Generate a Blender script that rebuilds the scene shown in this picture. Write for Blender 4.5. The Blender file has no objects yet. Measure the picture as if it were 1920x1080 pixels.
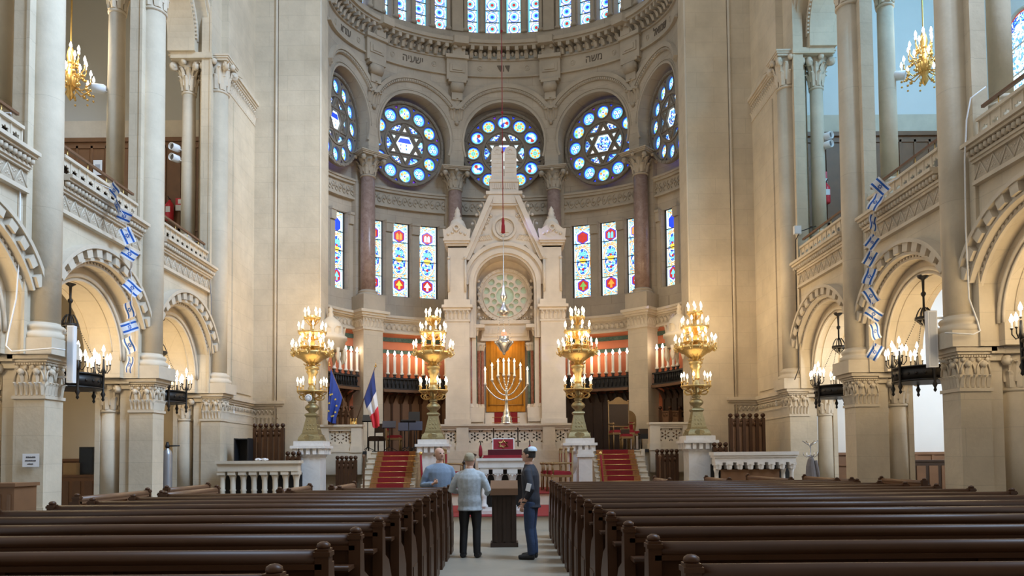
import bpy, bmesh, math, random
from math import sin, cos, pi, radians as R
from mathutils import Vector, Matrix, noise
random.seed(7)
C = bpy.context.scene.collection
SC = bpy.context.scene

# ------------------------------------------------------------------ camera
FPX, PITCH, ROLL = 1390.0, R(2.4), R(0.46)
CX, CZ = 0.12, 1.62
PX, PY = 955.0, 799.0
cam = bpy.data.cameras.new('camera'); camo = bpy.data.objects.new('camera', cam); C.objects.link(camo)
cam.sensor_width = 36.0; cam.lens = FPX / 1920 * 36
cam.shift_x = (960 - PX) / 1920; cam.shift_y = (PY - 540) / 1920
cam.clip_end = 200
_F = Vector((0, cos(PITCH), sin(PITCH))); _R0 = Vector((1, 0, 0)); _U0 = Vector((0, -sin(PITCH), cos(PITCH)))
_X = _R0 * cos(ROLL) - _U0 * sin(ROLL); _Y = _U0 * cos(ROLL) + _R0 * sin(ROLL); _Z = -_F
camo.matrix_world = Matrix(((_X.x, _Y.x, _Z.x, CX), (_X.y, _Y.y, _Z.y, 0), (_X.z, _Y.z, _Z.z, CZ), (0, 0, 0, 1)))
SC.camera = camo

def at(px, py, Y):
    "world x, z of what the photograph shows at a pixel, at depth Y along the nave"
    U, V = px - PX, PY - py
    u = U * cos(ROLL) + V * sin(ROLL); v = -U * sin(ROLL) + V * cos(ROLL)
    t = Y / (-v * sin(PITCH) + FPX * cos(PITCH))
    return CX + u * t, CZ + (v * cos(PITCH) + FPX * sin(PITCH)) * t

# ------------------------------------------------------------------ daylight and exposure
SC.view_settings.view_transform = 'Standard'; SC.view_settings.look = 'None'
SC.view_settings.exposure = 0.15; SC.view_settings.gamma = 1.0
SC.view_settings.use_curve_mapping = False
W = bpy.data.worlds.new('sky'); SC.world = W; W.use_nodes = True
bg = W.node_tree.nodes['Background']
bg.inputs[0].default_value = (0.93, 0.97, 1.0, 1); bg.inputs[1].default_value = 0.62
SC.cycles.use_denoising = True
SC.cycles.max_bounces = 8; SC.cycles.diffuse_bounces = 4
SC.cycles.sample_clamp_indirect = 4.0

def area(name, loc, to, size, size_y, power, col):
    l = bpy.data.lights.new(name, 'AREA'); l.shape = 'RECTANGLE'; l.size = size; l.size_y = size_y
    l.energy = power; l.color = col
    o = bpy.data.objects.new(name, l); C.objects.link(o); o.location = loc
    o.rotation_euler = (Vector(to) - Vector(loc)).to_track_quat('-Z', 'Y').to_euler()
    return o
# daylight of the high windows on the right-hand side of the nave, out of the frame
area('clerestory_daylight', (8.8, 9.0, 20.0), (-8.3, 13.5, 8.0), 5, 12, 3300, (0.50, 0.71, 1.0)).data.spread = R(112)
area('gallery_daylight', (12.9, 15.5, 15.5), (11.5, 23.3, 11.5), 2.5, 2.5, 380, (0.22, 0.62, 1.0))
area('aisle_daylight', (13.3, 17.5, 5.0), (12.2, 22.4, 3.0), 1.2, 2.0, 260, (0.70, 0.84, 1.0))

def beam(name, loc, to, angle, power, col, blend=.4, size=.05):
    l = bpy.data.lights.new(name, 'SPOT'); l.energy = power; l.color = col; l.spot_size = angle; l.spot_blend = blend; l.shadow_soft_size = size
    o = bpy.data.objects.new(name, l); C.objects.link(o); o.location = loc; o.rotation_euler = (Vector(to) - Vector(loc)).to_track_quat('-Z', 'Y').to_euler()
# sunlight through the coloured windows: a pale shaft on the left crossing pier, violet patches on the right of the apse
beam('sunbeam', (8.0, 17.0, 19.5), (-6.6, 24.6, 11.6), R(22), 5200, (0.90, 0.95, 1.0), .8, .3)
beam('sunbeam', (-5.0, 24.8, 13.5), (5.15, 27.45, 7.45), R(5), 3000, (0.35, 0.40, 1.0))
beam('sunbeam', (-5.0, 22.0, 12.5), (1.95, 26.45, 4.9), R(5), 1300, (0.45, 0.50, 1.0))

# ------------------------------------------------------------------ materials
MATS = {}
def nd(nt, t, **k):
    n = nt.nodes.new(t)
    for a, b in k.items(): setattr(n, a, b)
    return n
def mat(name, col, rough=0.6, metal=0.0, var=0.12, scale=6.0, bump=0.0, emit=0.0, ecol=None, spec=0.5, sampled=True):
    if name in MATS: return MATS[name]
    m = bpy.data.materials.new(name); m.use_nodes = True; nt = m.node_tree; L = nt.links
    b = nt.nodes['Principled BSDF']
    b.inputs['Roughness'].default_value = rough; b.inputs['Metallic'].default_value = metal
    b.inputs['Specular IOR Level'].default_value = spec
    tc = nd(nt, 'ShaderNodeTexCoord'); nz = nd(nt, 'ShaderNodeTexNoise'); nz.inputs['Scale'].default_value = scale; nz.inputs['Detail'].default_value = 5
    L.new(tc.outputs['Object'], nz.inputs['Vector'])
    mx = nd(nt, 'ShaderNodeMix', data_type='RGBA')
    c = Vector(col)
    mx.inputs[6].default_value = (*(c * (1 - var)), 1); mx.inputs[7].default_value = (*[min(1, q) for q in c * (1 + var)], 1)
    L.new(nz.outputs['Fac'], mx.inputs[0]); L.new(mx.outputs[2], b.inputs['Base Color'])
    if bump:
        bp = nd(nt, 'ShaderNodeBump'); bp.inputs['Strength'].default_value = bump; bp.inputs['Distance'].default_value = 0.02
        L.new(nz.outputs['Fac'], bp.inputs['Height']); L.new(bp.outputs[0], b.inputs['Normal'])
    if emit:
        b.inputs['Emission Color'].default_value = (*(ecol or col), 1); b.inputs['Emission Strength'].default_value = emit
        if not sampled: m.cycles.emission_sampling = 'NONE'
    MATS[name] = m; return m

def stone(name, c1, c2, bw=1.15, bh=0.52, joint=0.78, rough=0.85, bump=0.25):
    "ashlar: courses of blocks laid in world space, mottled, with fine joints"
    m = bpy.data.materials.new(name); m.use_nodes = True; nt = m.node_tree; L = nt.links
    b = nt.nodes['Principled BSDF']; b.inputs['Roughness'].default_value = rough; b.inputs['Specular IOR Level'].default_value = 0.25
    g = nd(nt, 'ShaderNodeNewGeometry'); s = nd(nt, 'ShaderNodeSeparateXYZ'); L.new(g.outputs['Position'], s.inputs[0])
    a = nd(nt, 'ShaderNodeMath', operation='ADD'); L.new(s.outputs[0], a.inputs[0]); L.new(s.outputs[1], a.inputs[1])
    cb = nd(nt, 'ShaderNodeCombineXYZ'); L.new(a.outputs[0], cb.inputs[0]); L.new(s.outputs[2], cb.inputs[1])
    br = nd(nt, 'ShaderNodeTexBrick'); L.new(cb.outputs[0], br.inputs['Vector'])
    br.inputs['Scale'].default_value = 1.0; br.inputs['Brick Width'].default_value = bw; br.inputs['Row Height'].default_value = bh
    br.inputs['Mortar Size'].default_value = 0.006; br.inputs['Mortar Smooth'].default_value = 0.3
    c1, c2 = Vector(c1), Vector(c2)
    br.inputs['Color1'].default_value = (*c1, 1); br.inputs['Color2'].default_value = (*c2, 1); br.inputs['Mortar'].default_value = (*(c1 * joint), 1)
    nz = nd(nt, 'ShaderNodeTexNoise'); nz.inputs['Scale'].default_value = 0.9; nz.inputs['Detail'].default_value = 8; nz.inputs['Roughness'].default_value = 0.65
    L.new(g.outputs['Position'], nz.inputs['Vector'])
    rp = nd(nt, 'ShaderNodeMapRange'); rp.inputs[1].default_value = 0.3; rp.inputs[2].default_value = 0.7; rp.inputs[3].default_value = 0.84; rp.inputs[4].default_value = 1.1
    L.new(nz.outputs['Fac'], rp.inputs[0])
    mx = nd(nt, 'ShaderNodeMix', data_type='RGBA', blend_type='MULTIPLY'); mx.inputs[0].default_value = 1
    L.new(br.outputs['Color'], mx.inputs[6]); L.new(rp.outputs[0], mx.inputs[7]); L.new(mx.outputs[2], b.inputs['Base Color'])
    n2 = nd(nt, 'ShaderNodeTexNoise'); n2.inputs['Scale'].default_value = 9; n2.inputs['Detail'].default_value = 6
    L.new(g.outputs['Position'], n2.inputs['Vector'])
    sb = nd(nt, 'ShaderNodeMath', operation='SUBTRACT'); L.new(n2.outputs['Fac'], sb.inputs[0]); L.new(br.outputs['Fac'], sb.inputs[1])
    bp = nd(nt, 'ShaderNodeBump'); bp.inputs['Strength'].default_value = bump; bp.inputs['Distance'].default_value = 0.03
    L.new(sb.outputs[0], bp.inputs['Height']); L.new(bp.outputs[0], b.inputs['Normal'])
    MATS[name] = m; return m

def veined(name, c1, c2, c3, scale=3.0, rough=0.3):
    m = bpy.data.materials.new(name); m.use_nodes = True; nt = m.node_tree; L = nt.links
    b = nt.nodes['Principled BSDF']; b.inputs['Roughness'].default_value = rough
    tc = nd(nt, 'ShaderNodeTexCoord'); nz = nd(nt, 'ShaderNodeTexNoise'); nz.inputs['Scale'].default_value = scale; nz.inputs['Detail'].default_value = 9
    nz.inputs['Distortion'].default_value = 1.5; nz.inputs['Roughness'].default_value = 0.7
    L.new(tc.outputs['Object'], nz.inputs['Vector'])
    cr = nd(nt, 'ShaderNodeValToRGB'); e = cr.color_ramp.elements
    e[0].position = 0.3; e[0].color = (*c1, 1); e[1].position = 0.7; e[1].color = (*c3, 1); k = e.new(0.5); k.color = (*c2, 1)
    L.new(nz.outputs['Fac'], cr.inputs[0]); L.new(cr.outputs[0], b.inputs['Base Color'])
    MATS[name] = m; return m

def mosaic(name, cols, scale, strength):
    "backlit leaded glass: small panes of the given colours"
    m = bpy.data.materials.new(name); m.use_nodes = True; nt = m.node_tree; L = nt.links
    b = nt.nodes['Principled BSDF']; b.inputs['Roughness'].default_value = 0.2
    tc = nd(nt, 'ShaderNodeTexCoord'); v = nd(nt, 'ShaderNodeTexVoronoi'); v.inputs['Scale'].default_value = scale
    L.new(tc.outputs['Object'], v.inputs['Vector'])
    sp = nd(nt, 'ShaderNodeSeparateColor'); L.new(v.outputs['Color'], sp.inputs[0])
    cr = nd(nt, 'ShaderNodeValToRGB'); cr.color_ramp.interpolation = 'CONSTANT'; e = cr.color_ramp.elements
    e[0].color = (*cols[0], 1); e[1].position = 1 / len(cols); e[1].color = (*cols[1], 1)
    for i, c in enumerate(cols[2:], 2):
        k = e.new(i / len(cols)); k.color = (*c, 1)
    L.new(sp.outputs[0], cr.inputs[0])
    v2 = nd(nt, 'ShaderNodeTexVoronoi', feature='DISTANCE_TO_EDGE'); v2.inputs['Scale'].default_value = scale; L.new(tc.outputs['Object'], v2.inputs['Vector'])
    th = nd(nt, 'ShaderNodeMath', operation='GREATER_THAN'); th.inputs[1].default_value = 0.035; L.new(v2.outputs['Distance'], th.inputs[0])
    mx = nd(nt, 'ShaderNodeMix', data_type='RGBA', blend_type='MULTIPLY'); mx.inputs[0].default_value = 1
    L.new(cr.outputs[0], mx.inputs[6]); L.new(th.outputs[0], mx.inputs[7])
    L.new(mx.outputs[2], b.inputs['Emission Color']); L.new(mx.outputs[2], b.inputs['Base Color'])
    b.inputs['Emission Strength'].default_value = strength; m.cycles.emission_sampling = 'NONE'
    MATS[name] = m; return m

def glass(name, col, s=1.0):
    return mat(name, col, 0.25, 0, 0.25, 14, 0, s, col, sampled=False)

STONE = stone('limestone', (0.61, 0.525, 0.40), (0.635, 0.55, 0.425), joint=.86)
SHAFT = stone('limestone_shaft', (0.61, 0.53, 0.415), (0.63, 0.55, 0.43), 60, 2.1, .86)
STONE_APSE_SHADED = stone('limestone_apse_shaded', (0.42, 0.36, 0.285), (0.46, 0.395, 0.315), 0.9, 0.45)  # same limestone, darkened in its colour for the backlit shade of the apse
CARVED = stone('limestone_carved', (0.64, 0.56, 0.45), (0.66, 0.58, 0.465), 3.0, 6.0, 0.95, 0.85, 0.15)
CARVED_APSE_SHADED = stone('limestone_carved_apse_shaded', (0.43, 0.37, 0.295), (0.45, 0.39, 0.31), 3.0, 6.0, 0.95, 0.85, 0.15)  # carved apse stone, its backlit shade also put into the colour
LETTER_SHADE = mat('letter_shade', (.13, .105, .08), .9, 0, .1, 4)  # dark colour stands for the shade inside cut letters
LACE = stone('limestone_recess_shade', (0.47, 0.40, 0.31), (0.49, 0.42, 0.33), 3, 6, 0.95, 0.9, 0.4)  # darker limestone copy: shade of the recesses put into the colour
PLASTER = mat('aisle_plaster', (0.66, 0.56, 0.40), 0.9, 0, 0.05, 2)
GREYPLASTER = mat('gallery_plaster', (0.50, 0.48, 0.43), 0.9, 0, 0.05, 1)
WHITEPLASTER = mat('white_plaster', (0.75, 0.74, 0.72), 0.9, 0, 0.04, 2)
ARKSTONE = stone('ark_stone', (0.66, 0.575, 0.485), (0.68, 0.595, 0.50), 2.5, 0.8, 0.93, 0.7, 0.08)
WMARBLE = veined('white_marble', (0.66, 0.63, 0.60), (0.78, 0.75, 0.72), (0.82, 0.80, 0.78), 2.0, 0.4)
PMARBLE = veined('pink_marble', (0.22, 0.14, 0.115), (0.33, 0.225, 0.19), (0.42, 0.31, 0.265), 4.0, 0.28)
REDMARBLE = veined('red_marble', (0.20, 0.06, 0.04), (0.32, 0.11, 0.07), (0.45, 0.22, 0.15), 8.0, 0.25)
GREENMARBLE = veined('green_marble', (0.03, 0.05, 0.04), (0.06, 0.10, 0.075), (0.13, 0.17, 0.13), 8.0, 0.25)
WOOD = mat('walnut', (0.068, 0.029, 0.013), 0.40, 0, 0.30, 3, 0.1, spec=.3)
WOODL = mat('oak_ledge', (0.17, 0.088, 0.046), 0.42, 0, 0.25, 4, 0.1)
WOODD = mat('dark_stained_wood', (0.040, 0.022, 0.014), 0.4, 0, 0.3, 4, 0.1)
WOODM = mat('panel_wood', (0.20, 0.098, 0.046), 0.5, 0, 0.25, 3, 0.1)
BRASS = mat('brass', (0.72, 0.48, 0.17), 0.32, 0.9, 0.2, 20)
GOLD = mat('gilded_bronze', (0.80, 0.58, 0.24), 0.38, 0.8, 0.25, 16, 0.3)
GBRONZE = mat('greenish_bronze', (0.36, 0.30, 0.16), 0.42, 0.7, 0.3, 22, 0.4)
SILVER = mat('silver', (0.72, 0.70, 0.66), 0.28, 0.95, 0.15, 20)
IRON = mat('black_iron', (0.035, 0.032, 0.030), 0.45, 0.6, 0.3, 10)
BLACK = mat('black_paint', (0.018, 0.018, 0.02), 0.5, 0, 0.2, 8)
NAVY = mat('navy_board', (0.055, 0.065, 0.11), 0.5, 0, 0.15, 8)
VELVET = mat('red_velvet', (0.27, 0.012, 0.022), 0.85, 0, 0.25, 9, 0.1)
CARPET = mat('red_carpet', (0.23, 0.012, 0.014), 0.95, 0, 0.25, 30, 0.2)
CARPETB = mat('carpet_border', (0.30, 0.125, 0.04), 0.95, 0, 0.5, 22, 0.2)
WHITE = mat('white_paint', (0.80, 0.81, 0.83), 0.5, 0, 0.04, 4)
PAPER = mat('paper', (0.82, 0.83, 0.86), 0.8, 0, 0.03, 4)
INK = mat('ink', (0.05, 0.05, 0.07), 0.8, 0, 0.05, 4)
CANDLE = mat('candle_white', (0.86, 0.82, 0.72), 0.5, 0, 0.05, 6)
BULB = mat('flame_bulb', (1.0, 0.86, 0.60), 0.3, 0, 0.02, 5, 0, 9.0, (1.0, 0.83, 0.55), sampled=False)
BULBW = mat('flame_bulb_white', (1.0, 0.95, 0.85), 0.3, 0, 0.02, 5, 0, 9.0, (1.0, 0.95, 0.84), sampled=False)
REDLAMP = mat('red_lamp_glass', (0.9, 0.10, 0.05), 0.3, 0, 0.02, 5, 0, 2.5, (1.0, 0.15, 0.08), sampled=False)
REDP = mat('red_enamel', (0.62, 0.03, 0.05), 0.35, 0, 0.1, 6)
BLUEF = mat('flag_blue', (0.03, 0.065, 0.33), 0.85, 0, 0.12, 6)
TRIC_B = mat('tricolour_blue', (0.035, 0.06, 0.24), 0.85, 0, 0.12, 6)
FWHITE = mat('flag_white', (0.80, 0.80, 0.84), 0.85, 0, 0.05, 6)
FRED = mat('tricolour_red', (0.72, 0.05, 0.07), 0.85, 0, 0.1, 6)
ISBLUE = mat('bunting_blue', (0.02, 0.12, 0.50), 0.85, 0, 0.1, 6)
TERRA = mat('terracotta_wall', (0.50, 0.155, 0.075), 0.9, 0, 0.12, 3)
CURTAIN = mat('gold_curtain', (0.50, 0.20, 0.022), 0.85, 0, 0.25, 5, 0.3, spec=.15)
SKIN = mat('skin', (0.62, 0.36, 0.26), 0.55, 0, 0.08, 20)
SWEATER = mat('blue_grey_sweater', (0.215, 0.275, 0.36), 0.9, 0, 0.12, 60, 0.2)
JACKET = mat('pale_grey_jacket', (0.44, 0.475, 0.50), 0.9, 0, 0.38, 22, 0.2)
SHIRT = mat('black_shirt', (0.02, 0.022, 0.032), 0.75, 0, 0.2, 20, 0.1)
JEANS = mat('dark_jeans', (0.035, 0.055, 0.11), 0.85, 0, 0.2, 30)
HAIRG = mat('grey_blond_hair', (0.36, 0.30, 0.20), 0.8, 0, 0.3, 60, 0.3)
HAIRD = mat('dark_hair', (0.03, 0.026, 0.024), 0.7, 0, 0.3, 60, 0.3)
FLOORM = stone('floor_tiles', (0.42, 0.36, 0.28), (0.46, 0.40, 0.31), 0.6, 0.6, 0.8, 0.45, 0.05)

# ------------------------------------------------------------------ mesh helpers
class MB:
    def __init__(s): s.v = []; s.f = []; s.m = []; s.sm = []
    def add(s, vs, fs, mi=0, sm=False):
        o = len(s.v); s.v += [tuple(v) for v in vs]
        for f in fs: s.f.append(tuple(i + o for i in f)); s.m.append(mi); s.sm.append(sm)
        return s
    def box(s, x0, x1, y0, y1, z0, z1, mi=0):
        v = [(x, y, z) for x in (x0, x1) for y in (y0, y1) for z in (z0, z1)]
        return s.add(v, [(0, 1, 3, 2), (4, 6, 7, 5), (0, 4, 5, 1), (2, 3, 7, 6), (0, 2, 6, 4), (1, 5, 7, 3)], mi)
    def cbox(s, c, d, mi=0, rz=0.0, M=None):
        m = MB(); m.box(-d[0] / 2, d[0] / 2, -d[1] / 2, d[1] / 2, -d[2] / 2, d[2] / 2)
        T = Matrix.Translation(c) @ (M if M is not None else Matrix.Rotation(rz, 4, 'Z'))
        return s.add([T @ Vector(v) for v in m.v], m.f, mi)
    def fbox(s, F, u0, u1, z0, z1, d0, d1, mi=0, n=1):
        "box in mapped coordinates, divided n times along u"
        vs = []; fs = []
        for i in range(n + 1):
            u = u0 + (u1 - u0) * i / n
            vs += [F(u, z0, d0), F(u, z1, d0), F(u, z1, d1), F(u, z0, d1)]
        for i in range(n):
            a = 4 * i; b = a + 4
            for k in range(4): fs.append((a + k, a + (k + 1) % 4, b + (k + 1) % 4, b + k))
        fs += [(0, 1, 2, 3), (4 * n + 3, 4 * n + 2, 4 * n + 1, 4 * n)]
        return s.add(vs, fs, mi)
    def lathe(s, prof, c=(0, 0, 0), n=16, mi=0, sm=True, M=None, a0=0.0, a1=2 * pi, rot=0.0):
        full = abs(a1 - a0 - 2 * pi) < 1e-6; k = n if full else n + 1; vs = []; fs = []
        for r, z in prof:
            for i in range(k):
                a = rot + a0 + (a1 - a0) * i / n; p = Vector((r * cos(a), r * sin(a), z))
                if M is not None: p = M @ p
                vs.append(p + Vector(c))
        for j in range(len(prof) - 1):
            for i in range(n):
                a = j * k + i; b = j * k + (i + 1) % k; fs.append((a, b, b + k, a + k))
        if full:
            if prof[0][0] > 1e-5: fs.append(tuple(range(k))[::-1])
            if prof[-1][0] > 1e-5: fs.append(tuple(range((len(prof) - 1) * k, len(prof) * k)))
        return s.add(vs, fs, mi, sm)
    def ball(s, c, r, n=8, mi=0, sq=(1, 1, 1)):
        h = max(3, n // 2)
        m = MB().lathe([(r * sin(pi * i / h) + 1e-4, -r * cos(pi * i / h)) for i in range(h + 1)], n=n)
        return s.add([Vector((v[0] * sq[0], v[1] * sq[1], v[2] * sq[2])) + Vector(c) for v in m.v], m.f, mi, True)
    def tube(s, pts, r, n=6, mi=0, closed=False, sm=True, flat=1.0):
        P = [Vector(p) for p in pts]; k = len(P); rr = r if isinstance(r, (list, tuple)) else [r] * k
        vs = []; fs = []; ref = None
        for i, p in enumerate(P):
            if closed: t = (P[(i + 1) % k] - P[i - 1])
            else: t = P[min(i + 1, k - 1)] - P[max(i - 1, 0)]
            t = t.normalized() if t.length > 1e-9 else Vector((0, 0, 1))
            if ref is None: ref = Vector((0, 0, 1)) if abs(t.z) < 0.9 else Vector((0, 1, 0))
            a = t.cross(ref)
            if a.length < 1e-6: a = t.orthogonal()
            a.normalize(); b = a.cross(t).normalized(); ref = b
            for j in range(n):
                q = 2 * pi * j / n; vs.append(p + a * (rr[i] * cos(q)) + b * (rr[i] * flat * sin(q)))
        for i in range(k if closed else k - 1):
            for j in range(n):
                o = i * n; w = ((i + 1) % k) * n; fs.append((o + j, o + (j + 1) % n, w + (j + 1) % n, w + j))
        if not closed: fs += [tuple(range(n))[::-1], tuple(range((k - 1) * n, k * n))]
        return s.add(vs, fs, mi, sm)
    def prism(s, poly, F, d0, d1, mi=0):
        "polygon in (u, z) given depth d0..d1 by the mapping F"
        k = len(poly); vs = [F(u, z, d0) for u, z in poly] + [F(u, z, d1) for u, z in poly]
        fs = [tuple(range(k))[::-1], tuple(range(k, 2 * k))] + [(i, (i + 1) % k, k + (i + 1) % k, k + i) for i in range(k)]
        return s.add(vs, fs, mi)
    def arc(s, F, uc, zc, r0, r1, d0, d1, a0=0.0, a1=pi, n=24, ku=1.0, mi=0):
        "part of a flat ring: archivolts, hood moulds, wheel rims"
        vs = []; fs = []; full = abs(a1 - a0 - 2 * pi) < 1e-6
        for i in range(n + (0 if full else 1)):
            a = a0 + (a1 - a0) * i / n; c, q = cos(a), sin(a)
            vs += [F(uc + ku * r0 * c, zc + r0 * q, d0), F(uc + ku * r1 * c, zc + r1 * q, d0), F(uc + ku * r1 * c, zc + r1 * q, d1), F(uc + ku * r0 * c, zc + r0 * q, d1)]
        N = len(vs) // 4
        for i in range(n):
            x = 4 * i; y = 4 * ((i + 1) % N)
            for k in range(4): fs.append((x + k, x + (k + 1) % 4, y + (k + 1) % 4, y + k))
        if not full: fs += [(0, 1, 2, 3), (4 * n + 3, 4 * n + 2, 4 * n + 1, 4 * n)]
        return s.add(vs, fs, mi)
    def archwall(s, F, ua, ub, zb, zt, uc, zc, r, d0, d1, n=24, ku=1.0, mi=0):
        "wall pierced by a round-headed opening, with its reveals"
        P = [(uc - ku * r, zb)] + [(uc + ku * r * cos(pi - pi * i / n), zc + r * sin(pi * i / n)) for i in range(n + 1)] + [(uc + ku * r, zb)]
        for d in (d0, d1):
            for i in range(1, n + 1):
                (u0, z0), (u1, z1) = P[i], P[i + 1]
                s.add([F(u0, z0, d), F(u1, z1, d), F(u1, zt, d), F(u0, zt, d)], [(0, 1, 2, 3)], mi)
            for u0, u1 in ((ua, uc - ku * r), (uc + ku * r, ub)):
                if u1 - u0 > 1e-6 and d == d0: s.add([F(u0, zb, d0), F(u1, zb, d0), F(u1, zb, d1), F(u0, zb, d1)], [(0, 1, 2, 3)], mi)
                if u1 - u0 > 1e-6: s.add([F(u0, zb, d), F(u1, zb, d), F(u1, zt, d), F(u0, zt, d)], [(0, 1, 2, 3)], mi)
        for i in range(len(P) - 1):
            (u0, z0), (u1, z1) = P[i], P[i + 1]
            s.add([F(u0, z0, d0), F(u1, z1, d0), F(u1, z1, d1), F(u0, z0, d1)], [(0, 1, 2, 3)], mi)
        return s
    def leaf(s, base, out, up, h, w, curl=0.5, t=0.03, mi=0):
        "one carved acanthus leaf: rises, widens, curls outwards"
        out = Vector(out); up = Vector(up); sd = out.cross(up).normalized(); vs = []; base = Vector(base)
        for q, ww, oo in ((0, .75, 0), (.35, 1, .12), (.7, .95, .35), (.95, .6, .85), (.88, .3, 1.15)):
            c = base + up * (h * q) + out * (h * curl * oo)
            for a, b in ((-1, 0), (0, 1), (1, 0), (0, -.4)): vs.append(c + sd * (a * w / 2 * ww) + out * (b * t))
        fs = [(0, 1, 2, 3), (19, 18, 17, 16)]
        for i in range(4):
            for k in range(4): fs.append((4 * i + k, 4 * i + (k + 1) % 4, 4 * i + 4 + (k + 1) % 4, 4 * i + 4 + k))
        return s.add(vs, fs, mi)
    def join(s, o, M=None, mi=None):
        return_vs = [M @ Vector(v) for v in o.v] if M is not None else o.v
        k = len(s.v); s.v += [tuple(v) for v in return_vs]
        for f, m, q in zip(o.f, o.m, o.sm): s.f.append(tuple(i + k for i in f)); s.m.append(m if mi is None else mi); s.sm.append(q)
        return s
    def mesh(s, name, mats):
        me = bpy.data.meshes.new(name); me.from_pydata(s.v, [], s.f)
        for m in (mats if isinstance(mats, (list, tuple)) else [mats]): me.materials.append(m)
        me.polygons.foreach_set('material_index', s.m); me.polygons.foreach_set('use_smooth', s.sm)
        bm = bmesh.new(); bm.from_mesh(me); bmesh.ops.remove_doubles(bm, verts=bm.verts, dist=1e-5); bmesh.ops.recalc_face_normals(bm, faces=bm.faces); bm.to_mesh(me); bm.free()
        return me
    def build(s, name, mats, parent=None, **k): return link(name, s.mesh(name, mats), parent, **k)

def link(name, me, parent=None, loc=None, rz=0.0, kind=None, label=None, cat=None, group=None, M=None):
    o = bpy.data.objects.new(name, me); C.objects.link(o)
    if parent is not None: o.parent = parent
    if loc is not None: o.location = loc
    if rz: o.rotation_euler = (0, 0, rz)
    if M is not None: o.matrix_local = M
    return tag(o, label, cat, group, kind)
def tag(o, label=None, cat=None, group=None, kind=None):
    for k, v in (('label', label), ('category', cat), ('group', group), ('kind', kind)):
        if v: o[k] = v
    return o
def thing(name, label, cat, loc=(0, 0, 0), rz=0.0, group=None, kind='thing'):
    return link(name, None, None, loc, rz, kind, label, cat, group)
def struct(name, mb, m, parent=None): return mb.build(name, m, parent, kind='structure' if parent is None else None)
def copy_tree(o, parent=None):
    c = o.copy(); C.objects.link(c)
    if parent is not None: c.parent = parent; c.matrix_parent_inverse = o.matrix_parent_inverse
    for ch in list(o.children): copy_tree(ch, c)
    return c
def light(name, loc, power, col, parent, size=0.1):
    l = bpy.data.lights.new(name, 'POINT'); l.energy = power; l.color = col; l.shadow_soft_size = size
    o = bpy.data.objects.new(name, l); C.objects.link(o); o.parent = parent; o.location = loc; return o
def evaluated(o):
    dg = bpy.context.evaluated_depsgraph_get(); dg.update()
    me = bpy.data.meshes.new_from_object(o.evaluated_get(dg)); d = o.data; bpy.data.objects.remove(o)
    return me
def pierced(name, outer, holes, t, m):
    "flat slab with holes: outlines in x, y; thickness 2t along z"
    cu = bpy.data.curves.new(name, 'CURVE'); cu.dimensions = '2D'; cu.fill_mode = 'BOTH'; cu.extrude = t
    for poly in [outer] + holes:
        sp = cu.splines.new('POLY'); sp.points.add(len(poly) - 1)
        for i, (x, y) in enumerate(poly): sp.points[i].co = (x, y, 0, 1)
        sp.use_cyclic_u = True
    o = bpy.data.objects.new(name, cu); C.objects.link(o); me = evaluated(o); me.materials.clear(); me.materials.append(m); return me
def lettering(txt, size, depth, m, F=None):
    cu = bpy.data.curves.new('lettering', 'FONT'); cu.body = txt; cu.size = size; cu.extrude = depth; cu.align_x = 'CENTER'; cu.align_y = 'CENTER'; cu.resolution_u = 3
    o = bpy.data.objects.new('lettering', cu); C.objects.link(o); me = evaluated(o); me.materials.clear(); me.materials.append(m)
    if F:
        for v in me.vertices: v.co = F(*v.co)
    return me
STAND = Matrix.Rotation(pi / 2, 4, 'X')          # x, y drawing -> x, z upright, facing -Y
def circ(x, y, r, n=16, a0=0.0): return [(x + r * cos(a0 + 2 * pi * i / n), y + r * sin(a0 + 2 * pi * i / n)) for i in range(n)]
def star(x, y, r, n=6, q=0.577, a0=pi / 2): return [(x + (r if i % 2 == 0 else r * q) * cos(a0 + pi * i / n), y + (r if i % 2 == 0 else r * q) * sin(a0 + pi * i / n)) for i in range(2 * n)]
ORD = 'first second third fourth fifth sixth seventh eighth ninth tenth eleventh twelfth thirteenth fourteenth'.split()
# ================================================================== SETTING
CAP, GCAP0, GCAP1 = 3.55, 12.6, 13.65       # top of the lower imposts; neck and top of the gallery capitals
YK = [9.35, 13.45, 17.55, 21.65]; PW = 0.56
struct('floor', MB().box(-15, 15, -3, 30, -0.2, 0), FLOORM)

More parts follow.
